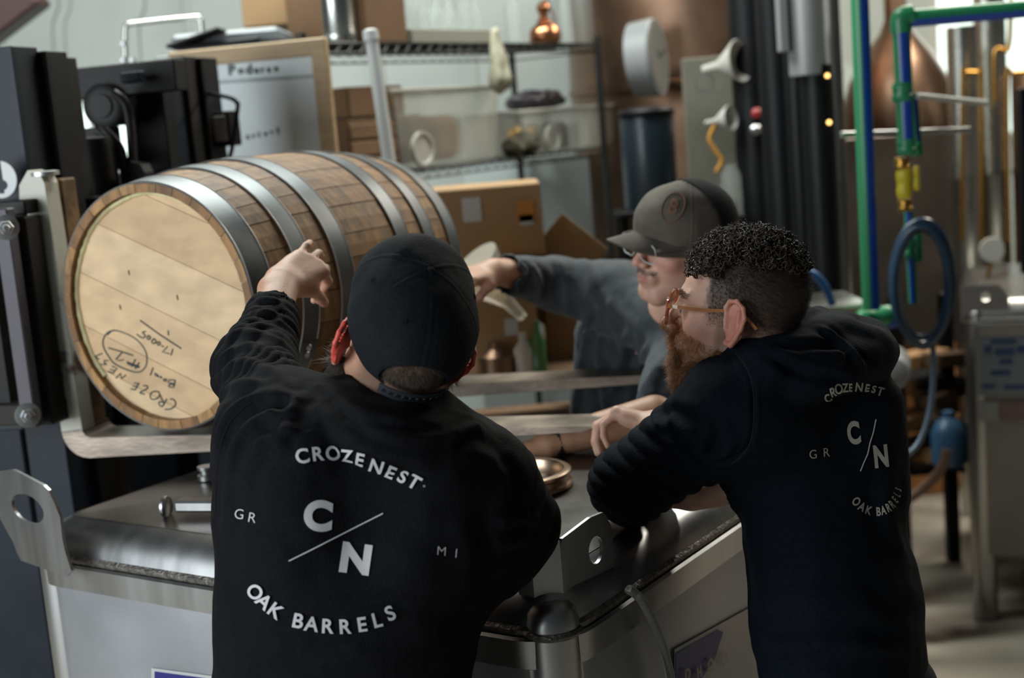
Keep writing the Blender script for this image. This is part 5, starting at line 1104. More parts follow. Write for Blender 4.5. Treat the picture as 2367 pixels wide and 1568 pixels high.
for z in (zt_, zm_, zl_, .25):
    fr_ = MB()
    for w_ in (0, SW):
        fr_.beam(A_ + SB * w_ + EZ * z, A_ + SB * w_ + SD * SL + EZ * z, .006, .007); fr_.beam(A_ + SB * w_ + EZ * (z - .03), A_ + SB * w_ + SD * SL + EZ * (z - .03), .006, .007)
        n = 60; pts = [A_ + SB * w_ + SD * SL * k / n + EZ * (z - .002 - (.026 if k % 2 else 0)) for k in range(n + 1)]; fr_.tube(pts, .0022, 4)
    for u in (0, SL):
        for dz in (0, -.03): fr_.beam(A_ + SD * u + EZ * (z + dz), A_ + SD * u + SB * SW + EZ * (z + dz), .006, .006)
    f_ = fr_.build('shelf_rim', M_WIRE, sh)
    wd_ = MB()
    for k in range(120): p = A_ + SD * (SL * (k + .5) / 120) + EZ * z; wd_.cyl(p, p + SB * SW, .0032, 4)
    for k in range(1, 4): p = A_ + SB * SW * k / 4 + EZ * (z - .004); wd_.cyl(p, p + SD * SL, .003, 4)
    o = wd_.build('wire_deck', M_WIRE, f_); o['kind'] = 'stuff'
def shelfbox(name, label, cat, m, px0, px1, z, h, back, dep, group=None, bev=.006, taper=0):
    a, b = onshelf(px0, back), onshelf(px1, back); w = np.linalg.norm(b - a); c = (a + b) / 2 + SB * dep / 2; mb = MB()
    hw, hd = w / 2, dep / 2; vs = []
    for zz, s_ in ((z + .004, 1 - taper), (z + .004 + h, 1.0)):
        for (i, j) in ((-1, -1), (1, -1), (1, 1), (-1, 1)): vs.append(c + SD * hw * i * s_ + SB * hd * j * s_ + EZ * zz)
    mb.add(vs, [(0, 3, 2, 1), (4, 5, 6, 7), (0, 1, 5, 4), (1, 2, 6, 5), (2, 3, 7, 6), (3, 0, 4, 7)])
    bm = bmesh.new(); me = bpy.data.meshes.new(name); me.from_pydata([tuple(map(float, v_)) for v_ in mb.v], [], mb.f); bm.from_mesh(me); bmesh.ops.bevel(bm, geom=bm.edges[:], offset=bev, segments=2, affect='EDGES'); bmesh.ops.recalc_face_normals(bm, faces=bm.faces); bm.to_mesh(me); bm.free()
    o = link(name, me, m); recentre(o, (c[0], c[1], z + .004)); tag(o, label, cat, group); return o, c, w, dep
def tub(label, px0, px1, z, h, back, dep, inner=()):
    o, c, w, d = shelfbox('storage_tub', label, 'tub', M_POLYC, px0, px1, z, h, back, dep, 'clear tubs on the middle shelf', .012, .10)
    r = MB(); 
    for j in (-1, 1): r.beam(c + SB * d / 2 * j - SD * (w / 2 + .006) + EZ * (z + h), c + SB * d / 2 * j + SD * (w / 2 + .006) + EZ * (z + h), .012, .014, bev=.003)
    for i in (-1, 1): r.beam(c + SD * w / 2 * i - SB * d / 2 + EZ * (z + h), c + SD * w / 2 * i + SB * d / 2 + EZ * (z + h), .012, .014, bev=.003)
    r.build('tub_rim', mat('tub_rim', (.42, .42, .38), .4), o); return o, c, w, d
o, c, w, d = tub('large clear tub holding brown bags on the left of the middle shelf', 905, 1160, zm_, .27, .02, .36)
mono(MB().obox(c - SD * .10 + EZ * (zm_ + .105), SD, SB, EZ, .12, .2, .17, .02), 'brown_paper_bag', M_CARDD, 'dark brown bag inside the large clear tub, left side', 'bag', c + EZ * (zm_ + .01), None)
mono(MB().obox(c + SD * .07 + EZ * (zm_ + .10), SD, SB, EZ, .17, .22, .16, .03), 'amber_paper_bag', mat('amber_bag', (.30, .15, .05), .6, nscale=6, namt=.4), 'amber brown bag inside the large clear tub, right side', 'bag', c + SD * .07 + EZ * (zm_ + .01))
o, c, w, d = tub('long low clear tub below the purple bag on the middle shelf', 1200, 1445, zm_, .17, .02, .36)
for i, (u, r, m_) in enumerate(((-.16, .04, M_BRASS), (-.05, .045, M_WPLA), (.07, .035, M_BLACK), (.15, .04, M_PAPER))):
    mono(MB().lathe(c + SD * u + EZ * (zm_ + .012), EZ, [(r * .9, 0), (r, .01), (r, .08), (r * .7, .1), (r * .4, .11)], 20), 'fitting_jar', m_, ['brass coloured', 'white', 'black', 'pale grey'][i] + ' jar inside the low clear tub', 'jar', c + SD * u + EZ * (zm_ + .01))
# purple bag lying on top
v = Vol(c + V(-.35, -.35, zm_ + .12), c + V(.35, .35, zm_ + .35), .008); v.add(cone(c - SD * .14 + EZ * (zm_ + .21), c + SD * .16 + EZ * (zm_ + .215), .055, .035, .6, (0, 0, 1)), .02); v.add(cone(c - SD * .05 + EZ * (zm_ + .215), c + SD * .08 + EZ * (zm_ + .22), .07, .06, .55, (0, 0, 1)), .04)
a, q = v.mesh(1); a = a + normals(a, q) * (noise3(a * 30, 41) * .02)[:, None]; o = link('plastic_bag', npmesh('plastic_bag', a, q), mat('purple_bag', (.055, .045, .065), .35, nscale=20, namt=.4)); recentre(o, c + EZ * (zm_ + .19)); tag(o, 'dark purple plastic bag lying on the low clear tub', 'bag')
# white lids leaning at the shelf front
for i, (px, zz, rr) in enumerate(((968, .085, .058), (1272, .075, .05))):
    p = onshelf(px, -.02) + EZ * (zm_ + rr + .012); mono(MB().lathe(p, -SB, [(rr * .2, 0), (rr * .8, 0), (rr * .86, .006), (rr, .006), (rr, -.008), (rr * .8, -.006)], 36), 'round_lid', M_WPLA if i == 0 else M_POLYC, ['white round lid leaning on the large clear tub', 'clear round lid leaning on the low clear tub'][i], 'lid', p - EZ * rr)
v = Vol(onshelf(1195) + V(-.15, -.15, zm_), onshelf(1195) + V(.15, .2, zm_ + .16), .006); p = onshelf(1195, .02)
v.add(ell(p + EZ * (zm_ + .05) + SD * .03, (.06, .05, .045)), .02); v.add(ell(p + EZ * (zm_ + .04) - SD * .05, (.04, .04, .035)), .02); a, q = v.mesh(1); a = a + normals(a, q) * (noise3(a * 50, 51) * .02)[:, None]
o = link('cloth_bundle', npmesh('cloth_bundle', a, q), mat('olive_cloth', (.09, .08, .05), .8, nscale=20, namt=.5)); recentre(o, p + EZ * zm_); tag(o, 'crumpled olive cloth between the two clear tubs', 'cloth')
# crates left on the middle shelf
o, c, w, d = shelfbox('wooden_crate', 'dark wooden crate on the left end of the middle shelf', 'crate', M_CARDD, 800, 905, zm_, .18, .02, .34)
for k in range(3): MB().obox(c - SB * (d / 2 + .004) + EZ * (zm_ + .035 + k * .055), SD, SB, EZ, w, .01, .045, .002).build('slat', mat('crate_wood', (.20, .11, .05), .7, nscale=10, namt=.4), o)
o, c, w, d = shelfbox('carton', 'small brown carton on top of the dark wooden crate', 'box', M_CARDD, 806, 935, zm_ + .185, .10, .04, .26)
MB().obox(c - SB * (d / 2 + .002) + SD * .05 + EZ * (zm_ + .245), SD, SB, EZ, .10, .002, .05, 0).build('label', mat('ochre_label', (.28, .17, .04), .7), o)
# top shelf: box, rack of glass pipettes, bag, copper pot still, beakers
o, c, w, d = shelfbox('cardboard_box', 'brown cardboard box on the top shelf beside the right canister', 'box', M_CARDD, 862, 958, zt_, .34, .03, .34)
o, c, w, d = shelfbox('glass_rack', 'pale rack holding slender glass tubes on the top shelf', 'rack', mat('rack_grey', (.26, .26, .22), .5), 965, 1150, zt_, .05, .05, .28)
for k in range(14):
    p = c + SD * (w * (-.46 + .92 * (k / 13))) - SB * .05 * (k % 3) + EZ * (zt_ + .03); tl = V(-.06 + .03 * (k % 4), 0, 1)
    MB().cyl(p, p + tl * (.20 + .02 * (k % 3)), .006, 8).build('glass_tube', M_GLS, o)
for k in range(6):
    p = c + SD * (w * (-.4 + .16 * k)) - SB * (.1) + EZ * (zt_ + .055); mono(MB().lathe(p, EZ, [(.02, 0), (.026, .01), (.026, .06), (.012, .085), (.012, .12), (.015, .122)], 18), 'glass_flask', M_GLS, ['leftmost', 'second', 'third', 'fourth', 'fifth', 'rightmost'][k] + ' small glass flask in the row on the pale rack', 'flask', p, 'glass flasks on the top shelf')
p = onshelf(1160, -.03) + EZ * (zt_ - .01); v = Vol(p - V(.12, .12, .2), p + V(.12, .12, .12), .005); v.add(cone(p + EZ * .05, p - EZ * .12, .016, .040), .02); v.add(cone(p - EZ * .12, p - EZ * .14, .034, .03), .02); a, q = v.mesh(1); a = a + normals(a, q) * (noise3(a * 60 * V(1, 1, .25), 61) * .014)[:, None]
o = link('hanging_bag', npmesh('hanging_bag', a, q), mat('cream_net', (.40, .38, .28), .5, nscale=40, namt=.3)); recentre(o, p + EZ * .06); tag(o, 'cream net bag hanging over the front of the top shelf', 'bag')
def potstill(p, s):
    t = thing('copper_pot_still', 'small shiny copper pot still standing on the top shelf', 'still', p)
    MB().lathe(p, EZ, [(r * s, z * s) for r, z in ((.02, 0), (.052, .0), (.058, .01), (.06, .03), (.056, .05), (.044, .064), (.030, .072), (.026, .078))], 36).build('pot', M_COPPER, t)
    MB().lathe(p + EZ * .078 * s, EZ, [(r * s, z * s) for r, z in ((.026, 0), (.029, .004), (.018, .012), (.016, .03), (.024, .042), (.026, .055), (.018, .068), (.006, .075))], 30).build('helmet', M_COPPER, t)
    MB().tube([p + EZ * .15 * s, p + EZ * .16 * s + SD * .03, p + EZ * .10 * s + SD * .075 * s, p + EZ * .02 * s + SD * .08 * s], [.006 * s, .005 * s, .004 * s, .004 * s], 10).build('swan_neck', M_COPPER, t)
potstill(onshelf(1272, .05) + EZ * (zt_ + .006), 1.05)
for i, (px, h_, r) in enumerate(((1318, .26, .035), (1200, .22, .03), (1365, .30, .045))):
    p = onshelf(px, .14) + EZ * (zt_ + .006); mono(MB().lathe(p, EZ, [(r, 0), (r * 1.02, .01), (r, h_ * .7), (r * .45, h_ * .85), (r * .45, h_), (r * .55, h_ + .005)], 24), 'glass_bottle', M_GLS, ['tall clear bottle right behind the copper pot still', 'clear bottle on the top shelf left of the copper pot still', 'widest clear bottle at the right end of the top shelf'][i], 'bottle', p, 'clear bottles on the top shelf')
for i, (x0, x1, yb) in enumerate(((664, 748, 98), (762, 842, 88))):
    Y = (5.25, 4.5)[i]; a = P((x0 + x1) / 2, yb, Y); r = (x1 - x0) / 2 * Y / F_PX
    if i == 0: a[2] = ztc
    else: a = onshelf(802, .10) + EZ * (zt_ + .004)
    o = mono(MB().lathe(a, EZ, [(r * .9, 0), (r, .008), (r, .035), (r * .97, .04), (r * .97, .27), (r, .275), (r * .99, .29), (r * .5, .33), (r * .4, .33)], 40), 'steel_canister', M_STL2, ['shiny steel canister standing at the right end of the whiteboard top', 'shiny steel canister on the left end of the wire shelf'][i], 'canister', a, 'steel canisters above the whiteboard')
# white pipe leaning in front of the shelf
a, b = P(857, 80, 4.12), P(935, 620, 4.0); dd_ = nrm(b - a); bot = a + dd_ * (a[2] / -dd_[2]); tp = MB().cyl(a, bot, .019, 20); pp = mono(tp, 'white_pipe', M_PVC, 'long white plastic pipe leaning upright in front of the wire shelf', 'pipe', bot); MB().lathe(a, -dd_, [(.019, -.02), (.023, -.018), (.023, .008), (.016, .014)], 20).build('pipe_cap', M_PVC, pp)
# insulated wall sheet behind the lower shelf, cardboard boxes in front of the shelf
block('foil_sheet', 'pale blue-white insulation sheet standing behind the shelf', 'sheet', mat('foil_sheet', (.62, .70, .71), .4, nscale=3, namt=.25, bump=.1, bscale=8), 1110, 1412, 365, 1300, 6.1, .03)
block('white_post', 'white upright post at the right end of the wire shelf', 'post', M_PVC, 1392, 1418, -120, 240, 6.0, .05)
def openbox(label, px0, px1, y0, y1, Y, dep, rz, group, labels=(), flap=True):
    mb, c, X, D, w, h = slab(px0, px1, y0, y1, Y, dep, rz); zb = c[2] - h / 2; t = thing('cardboard_box', label, 'box', (c[0], c[1], zb), group)
    mb.build('box_body', M_CARD, t)
    if flap:
        f = MB().beam(c - D * dep / 2 + EZ * h / 2 + X * w * .04, c - D * (dep / 2 + .09) + EZ * (h / 2 - .09) + X * w * .04, w * .96, .004, bev=.001); f.build('flap', M_CARD, t)
        f = MB().beam(c + X * w / 2 + EZ * h / 2, c + X * (w / 2 + .13) + EZ * (h / 2 - .12), dep * .96, .004, up=(0, 1, .2), bev=.001); f.build('flap', M_CARD, t)
    for (u, z, ww, hh, mm) in labels: MB().obox(c - D * (dep / 2 + (.004 if not flap else .004)) + X * u * w + EZ * z * h, X, D, EZ, ww, .001, hh, 0).build('label', mm, t)
    return t, c, X, D, w, h, zb
M_ORL = mat('orange_mark', (.45, .18, .03), .7)
openbox('upper cardboard box with white label under the wire shelf', 985, 1255, 432, 600, 4.05, .30, 0, 'cardboard boxes below the shelf', ((-.10, .20, .055, .07, M_PAPER), (.36, .12, .05, .06, M_ORL), (.36, .0, .04, .03, M_PAPER), (-.42, .15, .05, .03, M_PAPER)), False)
t, c, X, D, w, h, zb = openbox('open cardboard box with raised flaps behind the pointing hand', 1090, 1240, 600, 860, 4.0, .32, 0, 'cardboard boxes below the shelf', ((.1, -.1, .04, .05, M_PAPER),), True)
openbox('cardboard box right of the open one, half hidden by the grey-blue shirt', 1262, 1400, 640, 900, 4.15, .32, 0, 'cardboard boxes below the shelf', (), False)
v_ = MB().obox(P(1180, 1010, 4.1) + V(0, .2, 0), (1, 0, 0), (0, 1, 0), EZ, .62, .42, .02, .004); tb = mono(v_, 'low_bench', M_CARDD, 'dark wooden bench under the cardboard boxes', 'bench', V(P(1180, 1010, 4.1)[0], 4.3, 0))
# stack the boxes on a real support: a work bench top just under the lowest box
zb_ = P(1165, 862, 4.0)[2]; cc = V(P(1200, 860, 4.0)[0] + .02, 4.18, zb_ - .012); MB().obox(cc, (1, 0, 0), (0, 1, 0), EZ, .58, .46, .022, .004).build('bench_top', M_CARDD, tb)
for i in (-1, 1):
    for j in (-1, 1): MB().obox(V(cc[0] + i * .27, cc[1] + j * .19, (zb_ - .024) / 2), (1, 0, 0), (0, 1, 0), EZ, .05, .05, zb_ - .024, .004).build('leg', M_CARDD, tb)
p = P(1200, 590, 3.95); mono(MB().lathe(P(1175, 700, 3.75), nrm(V(-.7, -.3, .9)), [(.085, .15), (.075, .12), (.018, 0), (.014, -.06), (.011, -.06)], 32), 'plastic_funnel', M_POLYC, 'translucent funnel hanging under the pointing forearm', 'funnel', P(1175, 720, 3.75))
for i, (x, y, r, h_, m_) in enumerate(((1215, 800, .030, .12, M_WPLA), (1248, 810, .024, .15, mat('green_glass', (.06, .16, .05), .2)), (1150, 820, .05, .10, M_COPD))):
    p = P(x, 862, 3.93); mono(MB().lathe(V(p[0], 3.96, zb_), EZ, [(r, 0), (r, .005), (r, h_ * .6), (r * .4, h_ * .8), (r * .4, h_)], 20), 'bottle', m_, ['white', 'green', 'copper brown'][i] + ' bottle on the bench before the cardboard boxes', 'bottle', V(p[0], 3.96, zb_))
# brown lidded drum below, seen between the forks
p = V(.10, 3.72, .0); mono(MB().lathe(p, EZ, [(.24, 0), (.25, .02), (.25, .3), (.258, .31), (.25, .32), (.25, .62), (.258, .63), (.25, .64), (.25, .88), (.262, .89), (.262, .91), (.24, .905)], 48), 'copper_drum', mat('brown_copper', (.30, .14, .06), .4, .7, nscale=6, namt=.5), 'brown copper drum behind the forks', 'drum', p)
# --- stills, dial, funnels, columns on the right
def column(name, label, cat, px, r_px, y_top, Y, m, group=None, rings=(), top=None, n=40, zb=0.0):
    c = P(px, 400, Y); r = r_px * Y / F_PX; zt = P(px, y_top, Y)[2]; c = V(c[0], c[1], zb); prof = [(r * .98, 0), (r, .01)]
    for z in rings: prof += [(r, z - .02), (r * 1.03, z - .012), (r * 1.03, z + .012), (r, z + .02)]
    prof += [(r, zt - zb - .01)] + (top if top else [(r * .97, zt - zb)]); return mono(MB().lathe(c, EZ, prof, n), name, m, label, cat, c, group), c, r, zt
st, c, r, zt = column('copper_still', 'large dull copper still body behind the dial and funnels', 'still', 1640, 300, -160, 6.3, M_COPD, None, (1.0, 2.0), None, 72)
DA = nrm(V(.92, -.38, .05)); DC = P(1518, 132, 5.52)
MB().lathe(DC, DA, [(.145, -.09), (.152, .0), (.146, .008), (.130, .006)], 44).build('port_rim', M_GREYP, st); dl = MB().lathe(DC, DA, [(.001, .010), (.130, .010), (.130, .006), (.001, .006)], 40).build('dial_face', mat('dial_grey', (.20, .205, .195), .3), st); dl['label'] = 'pale round dial with thin hands'
for a_ in (2.3, .4): MB().beam(DC + DA * .012, DC + DA * .012 + V(.6, .8, 0) * math.cos(a_) * .06 + EZ * math.sin(a_) * .07, .004, .004, bev=0).build('dial_hand', M_BLACK, dl)
# grey board with hanging funnels
pb, c, X, D, w, h = block('pegboard', 'grey-olive board hung with funnels and tubing', 'board', mat('olive_board', (.17, .165, .13), .6, nscale=5, namt=.2), 1585, 1722, 130, 470, 5.3, .02)
lg_ = MB()
for u in (-.42, .42): MB().obox(V(c[0] + u * w, c[1] + .02, (c[2] - h / 2) / 2), (1, 0, 0), (0, 1, 0), EZ, .03, .03, c[2] - h / 2, .003).build('leg', M_BLACK, pb)
for i, (x, y, dx, r, L, m_, lab) in enumerate(((1712, 140, -.95, .075, .16, M_WPLA, 'larger cream funnel turned sideways at the top of the board'), (1690, 272, -.95, .045, .11, M_WPLA, 'smaller cream funnel below the larger one on the board'))):
    p = P(x, y, 5.1); ax = nrm(V(.75, -.66, .12)); mono(MB().lathe(p, ax, [(r, 0), (r * 1.04, -.004), (r * .98, -.012), (r * .25, -L * .6), (r * .2, -L), (r * .12, -L), (r * .2, -L * .6), (r * .9, -.01)], 36, True), 'funnel', m_, lab, 'funnel', p - EZ * r, 'funnels on the olive board')
mono(MB().tube(smoothpath([P(1655, 285, 5.15), P(1640, 320, 5.15), P(1655, 350, 5.15), P(1668, 372, 5.15), P(1655, 398, 5.15)], 6), .008, 10), 'amber_tube', mat('amber_tube', (.60, .28, .05), .2), 'short amber tube curling down the olive board', 'tube', P(1655, 398, 5.15))
mono(MB().lathe(P(1628, 190, 5.2), (0, -1, 0), [(.030, 0), (.036, 0), (.036, .012), (.030, .012)], 30, True), 'steel_ring', M_ZINC, 'thin pale ring hanging on the olive board', 'ring', P(1628, 215, 5.2))
for i, (x, y0, y1, r) in enumerate(((1695, 380, 500, .035), (1660, 430, 500, .028))):
    a = P(x, y1, 4.9); hh = P(x, y0, 4.9)[2] - a[2]; mono(MB().lathe(a, EZ, [(r * .9, 0), (r, .01), (r, hh * .8), (r * .6, hh * .95), (r * .65, hh)], 24), 'glass_jar', M_GLS, ['taller clear jar hanging beside the black columns', 'shorter clear jar at the foot of the olive board'][i], 'jar', a)
for i, (x, y, m_) in enumerate(((1748, 262, mat('red_cap', (.35, .03, .03), .4)), (1745, 300, M_ZINC))): mono(MB().lathe(P(x, y, 5.12), (0, -1, 0), [(.012, 0), (.02, .004), (.02, .02), (.01, .03)], 16), 'valve_knob', m_, ['red valve knob on the dark gap left of the columns', 'steel valve knob below the red one'][i], 'knob', P(x, y + 12, 5.12))
sj, c, X, D, w, h = block('jar_shelf', 'small black shelf fixed under the olive board', 'shelf', M_BLACK, 1640, 1725, 500, 512, 4.82, .5)
# dark blue-black canister
a = P(1502, 485, 5.0); o, c, r, zt = column('black_drum', 'black plastic drum with rounded lid hanging left of the olive board', 'drum', 1502, 62, 262, 5.0, mat('blue_black_plastic', (.010, .018, .026), .3), None, (), None, 48, zb=a[2])
MB().lathe(V(c[0], c[1], zt - .012), EZ, [(r * 1.02, 0), (r * 1.05, .004), (r * 1.05, .02), (r * .95, .03), (r * .5, .036)], 48).build('lid', M_BLKP, o)
sb_, c, X, D, w, h = block('drum_stand', 'black steel stand under the black drum', 'stand', M_BLACK, 1430, 1580, 486, 500, 4.92, .24)
for i in (-1, 1):
    for j in (-1, 1): MB().obox(V(c[0] + i * (w / 2 - .02), c[1] + j * .09, (c[2] - h / 2) / 2), (1, 0, 0), (0, 1, 0), EZ, .03, .03, c[2] - h / 2, .003).build('leg', M_BLACK, sb_)
# black columns
for i, (x, r, yt, Y) in enumerate(((1750, 46, -120, 5.2), (1806, 40, -140, 4.9), (1850, 26, 60, 4.7), (1897, 38, 150, 4.6))):
    column('black_column', ['leftmost broad black column at the olive board', 'tall glossy black column, second from the left', 'narrow black column left of the grey-topped one', 'black column under the pale grey cylinder'][i], 'column', x, r, yt, Y, M_BLKP, 'black filter columns', (.5,))
a = P(1880, 172, 4.55); column('grey_cylinder', 'pale grey cylinder on top of the right black column', 'cylinder', 1880, 43, -120, 4.6, mat('pale_grey', (.26, .27, .27), .35), None, (), None, 40, zb=a[2])
block('grey_bracket', 'grey bracket at the top between the black columns', 'bracket', M_GREYP, 1800, 1822, -40, 120, 4.55, .05); column('steel_column', 'dim steel column just right of the black columns', 'column', 1936, 22, -120, 4.9, mat('dim_steel', (.18, .17, .16), .35, .8), None, (.7, 1.6))
for i, (x, y) in enumerate(((1912, 175), (1916, 283))):  # small emissive discs added to imitate bright highlights on the columns
    mono(MB().lathe(P(x, y, 4.55), (0, -1, 0), [(.007, 0), (.007, .006), (.003, .009)], 12), 'indicator_lamp', mat('amber_lamp', (.6, .35, .1), .3, emit=(1.0, .62, .18), estr=3.0), ['upper amber indicator lamp on the black columns', 'lower amber indicator lamp on the black columns'][i], 'lamp', P(x, y + 4, 4.55))
# second still with copper onion top and steel tanks
column('copper_vessel', 'tall copper vessel with onion head behind the green pipes', 'still', 2080, 130, 300, 6.6, mat('copper_glow', (.60, .30, .14), .3, .9, nscale=4, namt=.4), None, (1.2,), None, 56)
p = P(2080, 300, 6.6); r = 130 * 6.6 / F_PX; mono(MB().lathe(p - EZ * .01, EZ, [(r * .98, 0), (r * 1.0, .04), (r * .98, .12), (r * .85, .24), (r * .6, .36), (r * .3, .46), (r * .2, .52), (r * .2, .9)], 56), 'onion_head', M_COPD, 'dull copper onion head on top of the copper vessel', 'still head', p)
block('dark_tank_panel', 'brown-grey steel panel behind the yellow valves', 'panel', mat('brown_steel', (.13, .10, .08), .4, .5, nscale=3, namt=.4), 1960, 2215, 310, 800, 6.0, .1)
for i, (x, r, yt, Y) in enumerate(((2232, 34, 60, 6.0), (2296, 36, -100, 6.2), (2405, 60, 160, 6.1))):
    column('steel_tank', ['slim steel tank nearest the coiled hose', 'tall bright steel tank by the window', 'wide copper-tinted tank at the right edge'][i], 'tank', x, r, yt, Y, [M_STL2, M_STL2, M_COPD][i], None, (.8, 1.5), None, 48)
for i, pts in enumerate(([(2225, 560), (2225, 190), (2232, 170), (2262, 170), (2268, 190), (2268, 560)], [(2300, 235), (2300, 120), (2330, 115), (2336, 40), (2336, -60)], [(2330, 560), (2328, 190), (2340, 170), (2400, 168)])):
    mono(MB().tube(smoothpath([P(x, y, 5.75) for x, y in pts], 5), .010, 10), 'copper_pipe', M_BRASS, ['bent copper pipe looped over the slim steel tank', 'copper pipe rising to the top right', 'copper pipe at the right edge of the tanks'][i], 'pipe', P(*pts[0], 5.75), 'bent copper pipes')
mono(MB().lathe(P(2292, 578, 5.3), (-.1, -1, .1), [(.001, .012), (.038, .012), (.046, .012), (.048, .004), (.046, -.01), (.02, -.02)], 32), 'pressure_gauge', M_WPLA, 'round cream pressure gauge in front of the steel tanks', 'gauge', P(2292, 608, 5.3)); mono(MB().tube([P(2290, 608, 5.3), P(2282, 650, 5.3), P(2290, 720, 5.3)], .008, 8), 'gauge_stem', M_BRASS, 'brass stem under the cream pressure gauge', 'pipe', P(2290, 720, 5.3))
# green and blue pipes
def ppr(name, label, pts, Y, r, group, stripe=(-.3, -.9, 0)):
    p3 = [P(x, y, Y) for x, y in pts]; o = mono(MB().tube(p3, r, 18), name, M_GRN, label, 'pipe', p3[-1], group); s_ = nrm(V(*stripe))
    for a_, b_ in zip(p3[:-1], p3[1:]):
        d_ = nrm(b_ - a_); t_ = nrm(s_ - d_ * (s_ @ d_)); u_ = np.cross(d_, t_); vs = []; K = 6
        for e in (a_, b_):
            for k in range(K): an = -.55 + 1.1 * k / (K - 1); vs.append(e + (t_ * math.cos(an) + u_ * math.sin(an)) * (r + .0006))
        me = MB().add(vs, [(k, k + 1, K + k + 1, K + k) for k in range(K - 1)], True).build('stripe', M_BLU, o)
    return o
GP = 'green pipes with a blue stripe'
ppr('green_pipe', 'tall green pipe with blue stripe, nearest the black columns', [(1984, -80), (2014, 715)], 4.0, .026, GP, (.35, -.9, 0))
g2 = ppr('green_pipe', 'green pipe with blue stripe dropping from the elbow to the valves', [(2082, 50), (2096, 330)], 4.0, .025, GP, (-.1, -1, 0))
g3 = ppr('green_pipe', 'horizontal green pipe with blue stripe along the top right', [(2400, 18), (2092, 44)], 4.0, .025, GP, (0, -.9, -.8))
g4 = ppr('green_pipe', 'thin green pipe beside the valves', [(2112, 215), (2122, 330)], 4.05, .011, GP, (0, -1, 0))
g5 = ppr('green_pipe', 'green pipe below the valves passing behind the coiled hose', [(2100, 480), (2112, 700)], 4.05, .014, GP, (-.4, -.9, 0))
def fitting(x, y, Y, r, h, label, m=None, ax=(0, 0, 1)):
    p = P(x, y, Y); return mono(MB().lathe(p - nrm(V(*ax)) * h / 2, ax, [(r * .85, 0), (r, h * .12), (r, h * .35), (r * .92, h * .4), (r * .92, h * .6), (r, h * .65), (r, h * .88), (r * .85, h)], 26), 'pipe_fitting', m or M_GRN, label, 'fitting', p - nrm(V(*ax)) * h / 2, 'pipe fittings on the green pipes')
p = P(2083, 42, 4.0); el = mono(MB().tube(smoothpath([P(2084, 76, 4.0), P(2082, 52, 4.0), P(2087, 40, 4.0), P(2108, 36, 4.0)], 6), .030, 22), 'pipe_elbow', M_GRN, 'green elbow where the top pipe turns down', 'fitting', P(2084, 76, 4.0))
fitting(2086, 213, 4.0, .030, .055, 'bulging green fitting midway on the dropping pipe'); fitting(2096, 338, 4.0, .027, .05, 'green fitting just above the yellow valve'); fitting(2024, 735, 4.05, .032, .11, 'large green coupling at the foot of the tall pipe', ax=(1, .1, .05)); fitting(2068, 740, 4.05, .024, .05, 'blue-banded end of the large coupling', M_BLU, (1, .1, .05))
fitting(2100, 575, 4.05, .020, .05, 'green fitting inside the coiled hose, left'); fitting(2120, 570, 4.05, .017, .09, 'green fitting inside the coiled hose, right'); fitting(2122, 345, 4.05, .015, .04, 'small green fitting beside the yellow valve')
fitting(2085, 378, 4.0, .022, .035, 'brass union above the yellow valve', M_BRASS); fitting(2092, 475, 4.0, .021, .035, 'brass union below the yellow valve', M_BRASS)
for i, (x, y, r, h_) in enumerate(((2090, 425, .022, .085), (2118, 412, .010, .07))):
    o = fitting(x, y, 4.0, r, h_, ['large yellow ball valve body', 'small yellow ball valve body on the right'][i], M_YEL); o['category'] = 'valve'; o.name = 'ball_valve'; o['group'] = 'yellow valves'
mono(MB().cyl(P(2118, 222, 4.0), P(2280, 238, 4.6), .009, 12), 'grey_branch_pipe', M_PVC, 'pale grey branch pipe running right from the green fitting', 'pipe', P(2118, 222, 4.0))
mono(MB().beam(P(1945, 312, 4.05), P(2240, 300, 4.4), .012, .018), 'strut_rail', M_ZINC, 'thin steel rail holding the green pipes', 'rail', P(1945, 312, 4.05))
# coiled blue hose and its tail
hc = thing('coiled_hose', 'dark blue hose coiled in a tall loop hanging below the valves', 'hose', P(2130, 810, 3.9))
for k in range(13):
    pts = []
    for a_ in np.linspace(0, 2 * PI, 36, endpoint=False): pts.append(P(2128 + (64 + 6 * math.sin(k * 2.1)) * math.cos(a_) + 3 * math.sin(k * 1.7) + 3, 655 + (136 + 9 * math.sin(k)) * math.sin(a_) + 4 * math.cos(k * 2.3), 3.86 + .009 * k + .006 * math.sin(a_ * 2 + k)))
    MB().tube(pts, .0085, 8, closed=True).build('hose_loop', mat('navy_hose', (.018, .045, .085), .3), hc)
mono(MB().tube(smoothpath([P(2155, 790, 3.9), P(2158, 850, 3.9), P(2150, 950, 3.9), P(2120, 1030, 3.88), P(2070, 1062, 3.86), P(2000, 1070, 3.84)], 6), .0085, 10), 'hose_tail', mat('grey_blue_hose', (.10, .14, .20), .35), 'grey-blue hose drooping from the coil toward the floor', 'hose', P(2000, 1070, 3.84))
mono(MB().tube(smoothpath([P(1840, 640, 4.1), P(1875, 632, 4.1), P(1905, 660, 4.1), P(1925, 705, 4.1)], 6), .012, 10), 'blue_hose', mat('blue_hose', (.02, .10, .28), .35), 'blue hose arching behind the curly-haired head', 'hose', P(1925, 705, 4.1))
